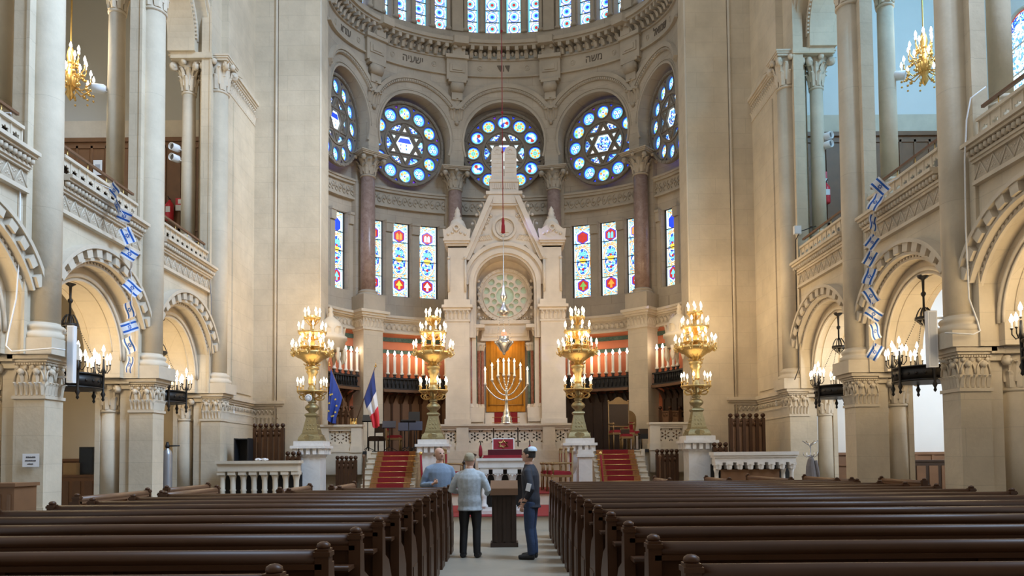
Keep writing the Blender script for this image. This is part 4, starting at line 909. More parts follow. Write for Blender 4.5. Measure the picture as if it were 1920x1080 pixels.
m.box(-.92, .92, AY + .52, AY + .8, 5.92, 6.0); m.box(-.88, .88, AY + .58, AY + .8, 6.0, 6.55); m.box(-.94, .94, AY + .5, AY + .8, 6.55, 6.68); m.box(-.80, .80, AY + .55, AY + .6, 6.08, 6.48)
for i in range(22): m.box(-.74 + .068 * i, -.70 + .068 * i + .012 * (i % 3), AY + .53, AY + .56, 6.18, 6.38 - .05 * (i % 4 == 1))
struct('lintel', m, ARKSTONE, ark)
for s in (-1, 1):
    for x, y, mm, z1 in ((1.24, .10, REDMARBLE, 6.05), (1.08, .16, GREENMARBLE, 6.05), (.99, .46, REDMARBLE, 5.55), (.86, .52, REDMARBLE if s < 0 else GREENMARBLE, 5.55)):
        MB().lathe([(.062, 3.55), (.06, 3.6), (.055, z1)], (s * x, AY + y, 0), 12).build('marble_shaft', mm, ark)
        m = MB(); m.lathe([(.10, 3.42), (.10, 3.46), (.07, 3.52), (.062, 3.57)], (s * x, AY + y, 0), 12); m.lathe([(.062, z1 - .02), (.07, z1 + .06), (.11, z1 + .2)], (s * x, AY + y, 0), 12)
        for k in range(6): a = pi * k / 3; o = Vector((cos(a), sin(a), 0)); m.leaf(Vector((s * x, AY + y, z1)) + o * .06, o, (0, 0, 1), .2, .07, .4, .02)
        m.box(s * x - .11, s * x + .11, AY + y - .11, AY + y + .11, z1 + .2, z1 + .28); struct('shaft_capital', m, ARKSTONE, ark)
    m = MB(); m.box(*sorted((s * .78, s * 1.36)), AY - .02, AY + .8, SZ + .5, 3.42); m.box(*sorted((s * .80, s * 1.36)), AY - .08, AY + .8, 2.9, 3.05); struct('jamb', m, ARKSTONE, ark)
    m = MB(); m.box(*sorted((s * .76, s * 1.38)), AY + .0, AY + .8, 6.32, 6.45); struct('jamb', m, ARKSTONE, ark)
m = MB(); n = 40
vs = [((-.72 + 1.44 * i / n), AY + .66 + .012 * sin(i * 2.1) + .01 * sin(i * .9), z) for z in (3.3, 5.92) for i in range(n + 1)]
m.add(vs, [(i, i + 1, n + 2 + i, n + 1 + i) for i in range(n)], 0, True); m.box(-.72, .72, AY + .70, AY + .74, 3.3, 5.92)
cu = thing('ark_curtain', 'golden embroidered curtain closing the ark behind the menorah', 'curtain'); m.build('cloth', CURTAIN, cu)
m = MB()
for s in (-1, 1):
    m.tube([(s * (.08 + .5 * q), AY + .635, 5.1 + .22 * sin(q * 7)) for q in [j / 12 for j in range(13)]], .018, 5)
    m.tube([(s * .62, AY + .64, z) for z in (3.5, 5.0)], .014, 5); m.tube([(s * (.2 + .12 * cos(a)), AY + .64, 4.55 + .2 * sin(a)) for a in [2 * pi * j / 14 for j in range(15)]], .016, 5)
m.tube([(-.66, AY + .64, 3.55), (.66, AY + .64, 3.55)], .016, 5); m.build('embroidery', mat('bronze_thread', (.34, .17, .04), .5, .2), cu)
m = MB()
for i in range(7): m.box(-.76, .76, AY - .75 + .18 * i, AY + .62, SZ + .2 * i, SZ + .2 * (i + 1))
t = thing('ark_steps', 'pale stone steps leading up to the golden curtain of the ark', 'stairs'); m.build('step', ARKSTONE, t); m = MB()
for i in range(7): m.box(-.42, .42, AY - .77 + .18 * i, AY - .575 + .18 * i, SZ + .2 * (i + 1), SZ + .2 * (i + 1) + .012); m.box(-.42, .42, AY - .765 + .18 * i, AY - .75 + .18 * i, SZ + .2 * i, SZ + .2 * (i + 1))
t = thing('ark_step_carpet', 'dark red carpet on the steps in front of the ark', 'carpet'); m.build('runner', CARPET, t)
m = MB()
for i in range(7): m.tube([(-.5, AY - .775 + .18 * i, SZ + .2 * i + .02), (.5, AY - .775 + .18 * i, SZ + .2 * i + .02)], .012, 5)
m.build('stair_rod', BRASS, t)
light('niche_light', (0, AY + .35, 5.75), 8, (1.0, .66, .30), ark, .15)  # warm point light inside the niche, no lamp modelled

# ---- menorah on the balustrade
mx, mz = at(950, 795, 24.4); mz = SZ + .87
t = thing('menorah', 'silver branched menorah with lit white candles standing on the balustrade before the ark', 'menorah', (mx, 24.42, mz))
MB().lathe([(.20, 0), (.20, .03), (.17, .06), (.19, .10), (.16, .15), (.18, .2), (.13, .27), (.11, .32), (.12, .36), (.075, .45), (.06, .6), (.045, .75), (.07, .80), (.04, .84), (.035, 1.0), (.06, 1.06), (.03, 1.12), (.045, 1.16), (.02, 1.2)], n=18).build('base', SILVER, t)
CMM = candle_meshes(.03, .42, BULB, .85)
for w, zr, zt in ((.70, .78, 1.28), (.47, .94, 1.42), (.27, 1.08, 1.55), (.085, 1.22, 1.57)):
    m = MB(); P = [(w * cos(a), 0, zr + (zt - zr) * (1 + sin(a))) for a in [-pi + pi * j / 20 for j in range(21)]]; P = [(x, 0, zr + (zt - zr) * (abs(x) / w) ** 2.2) for x, _, _ in P]
    m.tube(P, .020, 8)
    for j in range(1, 20, 2): m.ball(P[j], .032, 6)
    for s in (-1, 1): m.lathe([(.02, -.02), (.05, .02), (.045, .05), (.02, .05)], (s * w, 0, zt), 10)
    m.build('branch', SILVER, t)
    for s in (-1, 1): put_candle(CMM, t, (s * w, 0, zt + .04))
light('menorah_light', (0, -.1, 2.05), 9, (1.0, .75, .42), t, .4)

# ---- eternal lamp on its red cord
lx = -.04; ly = 25.3
t = thing('eternal_lamp', 'silver hanging lamp with a red flame glass on a long cord before the ark', 'hanging lamp', (lx, ly, 0))
MB().tube([(0, 0, 24), (0, 0, 9.75)], .014, 6).build('cord', mat('red_cord', (.26, .03, .04), .8), t)
for z in (16.5, 13.6, 12.2): MB().lathe([(.01, z - .06), (.04, z - .02), (.04, z + .02), (.01, z + .06)], n=8).build('bead', VELVET, t)
m = MB(); m.lathe([(.02, 9.9), (.05, 9.8), (.045, 9.68), (.06, 9.6), (.07, 9.36), (.03, 9.34)], n=10); m.build('tassel', VELVET, t)
MB().lathe([(.09, 9.3), (.02, 9.26), (.016, 9.2), (.016, 7.55), (.05, 7.5), (.05, 7.35), (.11, 7.2), (.12, 7.1), (.05, 7.0), (.04, 6.9), (.10, 6.8), (.2, 6.66), (.2, 6.58), (.12, 6.5), (.05, 6.48)], n=14).build('crown', SILVER, t)
for i in range(3):
    a = 2 * pi * i / 3 + .5; o = Vector((cos(a), sin(a), 0)); m = MB()
    for j in range(12): m.ball(o * (.16 + .12 * j / 12) + Vector((0, 0, 6.5 - .92 * j / 12)), .022, 5)
    m.build('chain', SILVER, t)
m = MB(); m.lathe([(.02, 5.12), (.05, 5.16), (.06, 5.22), (.16, 5.3), (.20, 5.4), (.29, 5.5), (.30, 5.56), (.22, 5.6), (.16, 5.72), (.18, 5.76), (.12, 5.78)], n=16)
for i in range(6): a = pi * i / 3; m.ball((.28 * cos(a), .28 * sin(a), 5.56), .06, 6); m.leaf((.2 * cos(a), .2 * sin(a), 5.42), (cos(a), sin(a), 0), (0, 0, 1), .2, .14, .6, .03)
m.build('bowl', SILVER, t)
g = MB().lathe([(.07, 5.76), (.09, 5.82), (.085, 5.9), (.06, 5.92)], n=12).build('flame_glass', REDLAMP, t); MB().ball((0, 0, 5.95), .035, 8, sq=(1, 1, 1.6)).build('flame', BULBW, g)

# ---- white candles on the shelves of the stalls
CMS = candle_meshes(.052, .70, BULBW, .75)
def shelf_candle(px, u0, lab):
    X = (px - PX) / FPX
    lo, hi = -89.0, 89.0
    for _ in range(40):
        u = (lo + hi) / 2; p = FA(u, 0, 6.35); d = (p[0] - CX) / p[1] - X
        if d < 0: lo = u
        else: hi = u
    t = thing('candle', lab, 'candle', FA(u, 4.72, 6.35), 0, 'white candles on the stall shelves')
    MB().lathe([(.06, 0), (.06, .03), (.04, .05), (.065, .10), (.05, .13), (.05, .15)], n=10).build('socket', BLACK, t)
    put_candle(CMS, t, (0, 0, .12))
for i, px in enumerate((727, 740, 753.5, 767, 780.5, 794, 808, 822, 836)): shelf_candle(px, 0, f'white electric candle on the shelf left of the ark, {ORD[i]} from the pillar')
for i, px in enumerate((626, 637, 648, 658, 669)): shelf_candle(px, 0, f'white electric candle above the European flag, {ORD[i]} from the crossing pier')
for i, px in enumerate((1178, 1164, 1151, 1138, 1125, 1111, 1097, 1082, 1068)): shelf_candle(px, 0, f'white electric candle on the shelf right of the ark, {ORD[i]} from the pillar')
for i, px in enumerate((1234, 1245, 1255, 1265, 1273)): shelf_candle(px, 0, f'white electric candle at the far right of the apse, {ORD[i]} from the pillar')
for u in (-33, 33, -66, 66):
    p = FA(u, 5.5, 6.2); o = bpy.data.objects.new('candle_glow', None); l = bpy.data.lights.new('candle_glow', 'POINT'); l.energy = 22 if abs(u) < 50 else 9; l.color = (1, .70, .36); l.shadow_soft_size = .3
    o = bpy.data.objects.new('candle_glow', l); C.objects.link(o); o.location = p
# ---- carved stone canopies on the crossing piers
for sg, nm in ((-1, 'left'), (1, 'right')):
    t = thing('stone_canopy', f'carved domed stone canopy projecting from the {nm} crossing pier', 'canopy', (sg * 5.95, 25.15, 0)); q = MB()
    M = Matrix.Rotation(0, 4, 'Z')
    q.lathe([(.46, 5.3), (.50, 5.62), (.56, 5.66), (.56, 5.76), (.48, 5.8), (.44, 6.05), (.32, 6.28), (.14, 6.42), (.08, 6.48), (.10, 6.55), (.06, 6.62), (.09, 6.7), (.001, 6.85)], n=16); q.build('dome', CARVED, t)
    q = MB()
    for k in range(5):
        a = pi / 2 + sg * pi * (k) / 4 if sg < 0 else pi / 2 + pi * k / 4
        a = (pi / 2 - pi * k / 4) if sg < 0 else (pi / 2 + pi * k / 4)
        o = Vector((cos(a), sin(a), 0)); q.leaf(o * .44 + Vector((0, 0, 5.8)), o, (0, 0, 1), .3, .26, .3, .04); q.ball(o * .5 + Vector((0, 0, 5.72)), .05, 6)
        MB().tube([o * .46 + Vector((0, 0, z)) for z in (5.35, 5.2, 5.05, 4.95, 4.85)], [.07, .05, .08, .05, .02], 8).build('pendant', CARVED, t)
    q.build('frieze', CARVED, t)
# ================================================================== AISLE AND GALLERY CHANDELIERS
CMC = candle_meshes(.016, .10, BULBW, 1.5)
def ring_lamp(label, x, y, ztop, zr):
    t = thing('chandelier', label, 'chandelier', (x, y, zr), 0, 'iron ring chandeliers of the aisles'); H = ztop - zr
    MB().lathe([(.12, H), (.10, H - .05), (.03, H - .1), (.022, H - .35), (.05, H - .38), (.05, H - .42), (.022, H - .46), (.022, H - .72)], n=10).build('rod', IRON, t)
    m = MB().lathe([(.165, H - .97), (.178, H - .97), (.178, H - .90), (.165, H - .90), (.165, H - .97)], n=16); m.lathe([(.02, H - .70), (.02, H - 1.0), (.05, H - 1.06), (.001, H - 1.16)], n=8)
    for i in range(8): a = pi * i / 4; m.ball((.165 * cos(a), .165 * sin(a), H - .94), .028, 5)
    for i in range(8): a = pi * i / 4; m.tube(smooth([(.06 * cos(a), .06 * sin(a), H - .70), (.12 * cos(a), .12 * sin(a), H - .78), (.165 * cos(a), .165 * sin(a), H - .93), (.10 * cos(a), .10 * sin(a), H - 1.02), (.02 * cos(a), .02 * sin(a), H - 1.1)]), .012, 5)
    m.build('crown', IRON, t)
    for i in range(4):
        a = pi / 4 + pi * i / 2; m = MB()
        for j in range(20): q = j / 20; r = .18 + .40 * q; m.ball((r * cos(a), r * sin(a), (H - 1.0) * (1 - q) + .3 * q), .014, 4)
        m.build('chain', IRON, t)
    m = MB(); m.lathe([(.60, -.12), (.63, -.12), (.63, .12), (.60, .12), (.60, -.12)], n=32); m.lathe([(.61, .12), (.66, .13), (.66, .16), (.60, .16)], n=32); m.lathe([(.61, -.12), (.66, -.13), (.66, -.16), (.60, -.16)], n=32)
    for i in range(24): a = 2 * pi * i / 24; m.ball((.63 * cos(a), .63 * sin(a), 0), .035, 5)
    m.build('ring', IRON, t)
    for i in range(6):
        a = 2 * pi * i / 6 + .25; o = Vector((cos(a), sin(a), 0)); c = o * .66; m = MB()
        m.lathe([(.001, -.42), (.035, -.38), (.02, -.33), (.05, -.26), (.025, -.2), (.03, .2), (.05, .24), (.03, .3), (.02, .5)], (c.x, c.y, 0), 8)
        sp = []
        for k in range(5):
            b = 2 * pi * k / 5 + a; r = .0 if k == 4 else .13; zc = .56 if k == 4 else .38; p = c + Vector((cos(b), sin(b), 0)) * r; sp.append((p.x, p.y, zc))
            if r: m.tube([c + Vector((0, 0, .24)), c + (p - c) * .6 + Vector((0, 0, .2)), p + Vector((0, 0, .28)), p + Vector((0, 0, zc))], .011, 5)
            m.lathe([(.008, zc - .03), (.03, zc), (.0, zc)], (p.x, p.y, 0), 6)
        m.build('bracket', IRON, t)
        for p in sp: put_candle(CMC, t, p)
    light('lamp_light', (0, 0, .75), 80, (1.0, .74, .40), t, .4)
BAYN = ['arch nearest the camera', 'middle arch', 'arch next to the apse']
for sg, nm in ((-1, 'left'), (1, 'right')):
    for k in (0, 1, 2):
        ring_lamp(f'black iron ring chandelier with lit candles in the {nm} arcade, {BAYN[k]}', sg * (9.25 if sg < 0 else 9.0), YK[k] + 2.28, 5.44, 3.30)
for sg, nm, px, py in ((-1, 'left', 132, 150), (1, 'right', 1733, 122)):
    x, z = at(px, py, 18.5); t = thing('chandelier', f'gilded tiered chandelier with lit candles hanging in the {nm} gallery', 'chandelier', (x, 18.5, z), 0, 'gallery chandeliers')
    MB().lathe([(.03, 19 - z), (.02, .9), (.06, .8), (.10, .6), (.05, .4), (.12, .2), (.2, 0), (.14, -.15), (.06, -.3), (.1, -.4), (.001, -.55)], n=12).build('stem', BRASS, t)
    for r, zz, n in ((.52, .0, 10), (.36, .38, 8), (.2, .66, 6)):
        m = MB()
        for i in range(n):
            a = 2 * pi * i / n; o = Vector((cos(a), sin(a), 0)); m.tube([o * .05 + Vector((0, 0, zz - .15)), o * r * .6 + Vector((0, 0, zz - .28)), o * r + Vector((0, 0, zz - .1)), o * r + Vector((0, 0, zz))], .016, 5); m.ball(o * r * .8 + Vector((0, 0, zz - .26)), .05, 6); m.ball(o * r + Vector((0, 0, zz - .28)), .035, 5)
            m.ball(o * r * 1.0 + Vector((0, 0, zz - .42)), .03, 5)
        m.build('arms', BRASS, t)
        for i in range(n): a = 2 * pi * i / n; put_candle(CMC, t, (r * cos(a), r * sin(a), zz), nm='candle')
    light('lamp_light', (0, -.5, .9), 220 if sg < 0 else 40, (1.0, .86, .62), t, .3)

# ================================================================== PEWS
PH = 1.13
_pe = MB(); _pe.box(-.035, .035, 0, .46, 0, .62); _pe.prism([(0, .62), (.46, .62), (.30, .80), (.14, .86), (.12, 1.05), (0, 1.05)], lambda u, z, d: (d, u, z), -.035, .035)
_pe.box(-.038, .038, -.02, .07, 0, 1.13); _pe.box(-.046, .046, -.028, .078, 1.09, 1.115); _pe.lathe([(.034, 1.13), (.040, 1.14), (.036, 1.155), (.020, 1.166), (.001, 1.17)], (0, .025, 0), 10); _pe.box(-.045, .045, .08, .40, .12, .52)
ME_END = _pe.mesh('end_panel', WOOD)
def pew(label, L, x, y, rz=0.0, group='rows of dark pews', ends=(1, 1), pale=False):
    t = thing('pew', label, 'pew', (x, y, 0), rz, group)
    for i, xx in enumerate((0, L)):
        if ends[i]: link('end_panel', ME_END, t, (xx, 0, 0))
    m = MB(); m.box(0, L, .06, .46, .42, .46); m.box(0, L, .40, .44, .34, .42); m.box(0, L, .08, .12, .1, .42); m.build('seat', WOOD, t)
    m = MB(); m.box(0, L, .02, .05, .16, 1.04); n = max(2, round(L / .62))
    for i in range(n + 1): a = L * i / n; m.box(max(0, a - .035), min(L, a + .035), .0, .03, .16, 1.04)
    m.box(0, L, .0, .03, .16, .26); m.box(0, L, .0, .03, .84, .90); m.build('backrest', WOODM if pale else WOOD, t)
    m = MB(); m.tube([(0, .03, 1.075), (L, .03, 1.075)], .05, 10, flat=1.0); m.box(0, L, -.02, .07, 1.02, 1.05); m.build('top_rail', WOODL if pale else WOOD, t)
    m = MB(); m.box(0, L, -.20, .0, .905, .93); m.tube([(0, -.20, .93), (L, -.20, .93)], .016, 6); m.build('book_ledge', WOODL if pale else WOOD, t)
    return t
for i, (y, xe) in enumerate(((12.5, -2.75), (11.65, -3.35), (10.8, -4.9), (9.95, -4.93), (9.1, -5.0), (8.3, -5.0), (7.45, -5.05), (6.6, -5.0), (5.75, -5.0), (4.9, -5.0), (4.05, -5.0), (3.2, -5.0))):
    pew(f'dark wooden pew in the left block, {ORD[i]} row counted from the ark', -.9 - xe, xe, y)
for i, y in enumerate((14.8, 13.95, 13.1, 12.25, 11.35, 10.5, 9.65, 8.8, 7.9, 7.0, 6.1, 5.2, 4.3, 3.4)):
    pew(f'dark wooden pew in the right block, {ORD[i]} row counted from the ark', 5.70, .95, y)
for i, (x, a, b, lab) in enumerate(((-5.85, 10.3, 12.3, 'beside the pier with the paper notice'), (-5.1, 11.2, 13.3, 'second from the left arcade'), (-5.95, 13.2, 15.0, 'below the grey cylinder'), (-3.6, 12.1, 13.9, 'before the dark balustrade openings'), (-3.0, 13.1, 15.0, 'nearest the outer pedestal'))):
    pew('sideways pew with pale top rail on the left, ' + lab, b - a, x, a, pi / 2, 'sideways pews on the left', pale=True)
for i, (x, a, b, lab) in enumerate(((3.45, 15.6, 17.2, 'nearest the red carpeted stairs'), (4.7, 15.6, 17.4, 'in front of the outer pedestal'), (6.0, 15.6, 18.4, 'before the white balustrade'), (7.0, 15.0, 17.4, 'below the coat stand'), (7.85, 13.9, 15.5, 'between the two arcade piers'))):
    pew('sideways pew with pale top rail on the right, ' + lab, b - a, x, b, -pi / 2, 'sideways pews on the right', pale=True)

# ================================================================== CHOIR FRONTS AND STALLS BEFORE THE CROSSING
def choir_front(label, x0, x1, y, h, st_m, back):
    t = thing('choir_balustrade', label, 'balustrade', (0, y, 0)); m = MB()
    m.box(x0, x1, -.16, .16, h - .30, h - .08); m.box(x0 - .06, x1 + .06, -.22, .22, h - .08, h); m.box(x0 - .02, x1 + .02, -.18, .18, h - .12, h - .08); m.build('coping', st_m, t); MB().box(x0, x1, -.16, .16, 0, .22).build('plinth', st_m, t)
    n = round((x1 - x0) / .31)
    for i in range(n + 1):
        x = x0 + .08 + (x1 - x0 - .16) * i / n; m = MB(); z1 = h - .30
        m.box(x - .09, x + .09, -.13, .13, .22, .34); m.lathe([(.10, .34), (.085, .40), (.09, .55), (.075, .7), (.095, .74), (.075, .78), (.08, z1 - .26), (.10, z1 - .16), (.115, z1 - .1)], (x, 0, 0), 10)
        for k in range(4): a = pi / 4 + pi / 2 * k; m.leaf((x + .06 * cos(a), .06 * sin(a), z1 - .26), (cos(a), sin(a), 0), (0, 0, 1), .16, .09, .4, .02)
        m.box(x - .11, x + .11, -.14, .14, z1 - .10, z1); m.build('colonnette', st_m, t)
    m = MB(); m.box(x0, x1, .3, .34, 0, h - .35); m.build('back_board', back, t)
def choir_table(label, x0, x1, y, h):
    t = thing('choir_desk', label, 'desk', (0, y, 0)); m = MB()
    m.box(x0 - .06, x1 + .06, -.24, .24, h - .10, h); m.box(x0 - .03, x1 + .03, -.20, .20, h - .16, h - .10); m.box(x0, x1, -.16, .16, h - .30, h - .16); m.build('table_slab', WMARBLE, t)
    n = 8
    for i in range(n):
        x = x0 + .1 + (x1 - x0 - .2) * i / (n - 1); m = MB(); m.box(x - .10, x + .10, -.20, .14, h - .38, h - .30); m.box(x - .07, x + .07, -.19, .12, h - .48, h - .38); m.leaf((x, -.17, h - .50), (0, -1, 0), (0, 0, 1), .16, .16, .3, .03); m.build('bracket', WMARBLE, t)
    for x in (x0 + .08, x1 - .32, x1 - .08):
        m = MB(); m.box(x - .10, x + .10, -.14, .14, 0, .2); m.lathe([(.085, .2), (.06, .28), (.06, .55), (.085, .6), (.06, .66), (.06, h - .60), (.09, h - .48)], (x, 0, 0), 10); m.build('colonnette', WMARBLE, t)
    m = MB(); m.box(x0 + .2, x1 - .44, -.04, .02, 0, h - .50); m.box(x0 + .18, x1 - .42, -.06, .03, h - .54, h - .50); m.box((x0 + x1) / 2 - .15, (x0 + x1) / 2 - .10, -.05, .0, 0, h - .5); m.build('front_board', WOODM, t)
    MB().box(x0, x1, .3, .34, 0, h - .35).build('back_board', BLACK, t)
hl = at(480, 864, 21.2)[1]; hr = at(1415, 847, 21.2)[1]
choir_front('pale stone choir balustrade with dark openings at the foot of the left crossing pier', at(412, 880, 21.2)[0], at(561, 880, 21.2)[0], 21.2, hl, CARVED, BLACK)
choir_table('white marble choir desk with a brown front board before the right crossing pier', at(1338, 880, 21.2)[0], at(1489, 880, 21.2)[0], 21.2, hr)
def stall(label, x0, x1, y, z0, z1, n, seat=False, rz=0.0):
    t = thing('choir_stall', label, 'stall', ((x0 + x1) / 2, y, 0), rz); w = (x1 - x0); m = MB(); m.box(-w / 2, w / 2, -.02, .04, z0, z1 - .12)
    for i in range(n):
        a = -w / 2 + w * (i + .5) / n; m.box(a - w / n * .30, a + w / n * .30, -.05, 0, z0 + .1, z1 - .35)
        for k in (-1, 1): m.tube([(a + k * w / n * .14, -.06, z1 - .30), (a + k * w / n * .14, -.06, z1 - .2)], .02, 5)
    m.box(-w / 2, w / 2, -.05, .05, z1 - .16, z1 - .11); m.build('backrest', WOODM, t)
    for i in range(n + 1):
        a = -w / 2 + w * i / n; m = MB(); m.box(a - .045, a + .045, -.10, .06, z0, z1 - .08); m.lathe([(.04, z1 - .08), (.025, z1 - .04)], (a, -.02, 0), 8)
        m.lathe([(.062, -.04), (.062, .04)], (a, -.02, z1 + .0), 12, M=Matrix.Rotation(pi / 2, 4, 'X')); m.lathe([(.035, -.05), (.035, .05)], (a, -.02, z1 + .0), 10, M=Matrix.Rotation(pi / 2, 4, 'X')); m.build('post', WOOD, t)
    if seat: m = MB(); m.box(-w / 2, w / 2, -.5, 0, z0 + .40, z0 + .46); m.box(-w / 2, w / 2, -.5, -.45, z0, z0 + .42); m.build('seat', WOODD, t)
def span(px0, px1, y0, y1, Y): a, b = at(px0, y1, Y); c, d = at(px1, y0, Y); return a, c, b, d
a, c, b, d = span(474, 527, 797, 862, 22.4); stall('tall carved wooden choir stall behind the left stone balustrade', a, c, 22.6, 0, d, 5)
a, c, b, d = span(1374, 1434, 778, 845, 22.4); stall('tall carved wooden choir stall behind the right marble balustrade', a, c, 22.6, 0, d, 5)
a, c, b, d = span(540, 561, 850, 862, 22.0); stall('low wooden stall back with three round knobs beside the left outer pedestal', a, c, 22.0, .4, d, 2)
a, c, b, d = span(1339, 1360, 833, 845, 22.0); stall('low wooden stall back with three round knobs beside the right outer pedestal', a, c, 22.0, .4, d, 2)
a, c, b, d = span(619, 654, 858, 900, 22.6); stall('wooden stall bench with five knobs under the left platform balustrade', a, c, 23.6, 0, d, 4, True)
a, c, b, d = span(1245, 1282, 845, 900, 22.6); stall('wooden stall bench with five knobs under the right platform balustrade', a, c, 23.6, 0, d, 4, True)
def plain_chair(name, label, cat, x, y, z, rz, w, d, hs, hb, wood, pad, arms=False, tall=0.0, padback=True, group=None, arch=False):
    t = thing(name, label, cat, (x, y, z), rz, group); q = w / 2
    for sx in (-1, 1):
        for sy in (-1, 1):
            hh = hs if sy < 0 else (hb if not arch else hs)
            m = MB(); m.tube([(sx * (q - .03), sy * (d / 2 - .03), 0), (sx * (q - .03), sy * (d / 2 - .03), hs * .5), (sx * (q - .03), sy * (d / 2 - .03) + (.0 if sy < 0 else .02), hh)], [.022, .028, .026], 6)
            if sy > 0 and not arch: m.ball((sx * (q - .03), d / 2 - .01, hb + .03), .04, 8)
            m.build('leg', wood, t)
    m = MB(); m.box(-q, q, -d / 2, d / 2, hs - .09, hs - .02); m.build('seat_frame', wood, t)
    m = MB(); m.box(-q + .02, q - .02, -d / 2 + .0, d / 2 - .04, hs - .02, hs + .05); m.box(-q + .05, q - .05, -d / 2 + .03, d / 2 - .07, hs + .05, hs + .075); m.build('seat', pad, t)
    b = MB()
    if arch:
        P = [(-q * .8, hs), (q * .8, hs), (q, hs + .3), (q, hb - q)] + [(q * cos(a), hb - q + q * sin(a)) for a in [pi * j / 10 for j in range(1, 10)]] + [(-q, hb - q), (-q, hs + .3)]
        b.prism(P, lambda u, z, dd: (u, d / 2 - .02 + dd, z), -.03, .04); b.build('backrest', wood, t)
        MB().box(-q * .6, q * .6, d / 2 - .07, d / 2 - .03, hs + .05, hs + .42).build('back_pad', pad, t)
    else:
        MB().box(-q + .03, q - .03, d / 2 - .05, d / 2, hs + .2, hs + .26).build('back_rail', wood, t); b.box(-q + .03, q - .03, d / 2 - .05, d / 2 + .0, hb - .10, hb)
        if tall: b.prism([(-q + .03, hb), (q - .03, hb), (q * .5, hb + .06), (q * .25, hb + .15), (0, hb + .18), (-q * .25, hb + .15), (-q * .5, hb + .06)], lambda u, z, dd: (u, d / 2 - .02 + dd, z), -.03, .02)
        b.build('back_frame', wood, t); MB().box(-q + .05, q - .05, d / 2 - .055, d / 2 - .01, hs + .24, hb - .09).build('backrest', pad if padback else WOODD, t)
    if arms:
        for sx in (-1, 1):
            m = MB(); m.tube([(sx * (q - .03), d / 2 - .03, hs + .30), (sx * (q - .02), 0, hs + .30), (sx * (q - .02), -d / 2 + .02, hs + .28)], .028, 6); m.tube([(sx * (q - .03), -d / 2 + .05, hs), (sx * (q - .03), -d / 2 + .05, hs + .28)], .025, 6); m.ball((sx * (q - .02), -d / 2 + .02, hs + .29), .045, 8); m.build('armrest', wood, t)
    return t
GW_ = mat('gilded_wood', (.27, .165, .065), .45, .1, .25, 8)
# red armchairs on the dais
for i, (px, py, rz, lab) in enumerate(((1034, 22.15, -pi / 2 - .15, 'farthest of the three right of the reading desk'), (1043, 21.5, -pi / 2 - .1, 'middle one of the three right of the reading desk'), (1053, 20.85, -pi / 2, 'nearest of the three right of the reading desk'))):
    plain_chair('armchair', 'red velvet armchair on the dais, ' + lab, 'chair', at(px, 880, py)[0], py, .64, rz, .56, .60, .50, 1.18, GW_, VELVET, True, group='red velvet chairs')
for i, (px, py, rz, lab) in enumerate(((853, 21.9, pi / 2, 'farther of the two left of the reading desk'), (850, 21.1, pi / 2 + .2, 'nearer of the two left of the reading desk'))):
    plain_chair('armchair', 'red velvet armchair on the dais, ' + lab, 'chair', at(px, 880, py)[0], py, .64, rz, .56, .60, .50, 1.18, GW_, VELVET, True, group='red velvet chairs')
# chairs and music stands on the platform
x = at(1167, 840, 26.0)[0]; plain_chair('throne_chair', 'tall carved gilded throne chair with dark back on the platform', 'chair', x, 26.2, SZ, .12, .78, .7, .62, 1.72, GW_, VELVET, True, .2, False)
x = at(1186, 840, 26.0)[0]; plain_chair('armchair', 'oval-backed gilded chair with red cushion standing behind the throne chair', 'chair', x + .12, 26.9, SZ, .3, .62, .55, .6, 1.45, GW_, VELVET, False, arch=True)
x = at(1178, 830, 25.2)[0]; plain_chair('stool', 'low gilded stool with red seat in front of the throne chair', 'stool', x - .05, 25.3, SZ, .1, .40, .36, .46, .50, GW_, VELVET, padback=False)
x = at(1212, 838, 25.4)[0]; plain_chair('chair', 'small black chair beside the right platform balustrade', 'chair', x, 25.6, SZ, 0, .42, .42, .46, .52, BLACK, BLACK, padback=False)
x = at(738, 830, 25.4)[0]; plain_chair('chair', 'gilded chair with red seat among the music stands on the platform', 'chair', x, 25.5, SZ, pi / 2, .5, .5, .48, .98, GW_, VELVET, False, padback=True)
x = at(704, 830, 25.6)[0]; plain_chair('chair', 'dark wooden chair beside the left platform balustrade', 'chair', x, 25.8, SZ, -.4, .45, .45, .46, .98, WOODD, WOODD)
def music_stand(label, px0, px1, y0, y1, Y, tilt, col):
    a, b = at(px0, y1, Y); c, d = at(px1, y0, Y); t = thing('music_stand', label, 'music stand', ((a + c) / 2, Y, SZ), 0, 'music stands on the platform'); z = (b + d) / 2 - SZ; w = c - a; h = max(.12, d - b)
    M = Matrix.Translation((0, 0, z)) @ Matrix.Rotation(tilt, 4, 'X'); m = MB(); q = MB(); q.box(-w / 2, w / 2, -.012, .012, -h / 2, h / 2); q.box(-w / 2, w / 2, -.07, .0, -h / 2 - .012, -h / 2 + .012); m.join(q, M); m.build('desk', col, t)
    MB().tube([(0, .03, .12), (0, .03, z)], .016, 8).build('pole', BLACK, t); m = MB()
    for k in range(3): aa = 2 * pi * k / 3 + .4; m.tube([(0, .03, .16), (.28 * cos(aa), .03 + .28 * sin(aa), .012)], .012, 6)
    m.build('tripod_foot', BLACK, t)
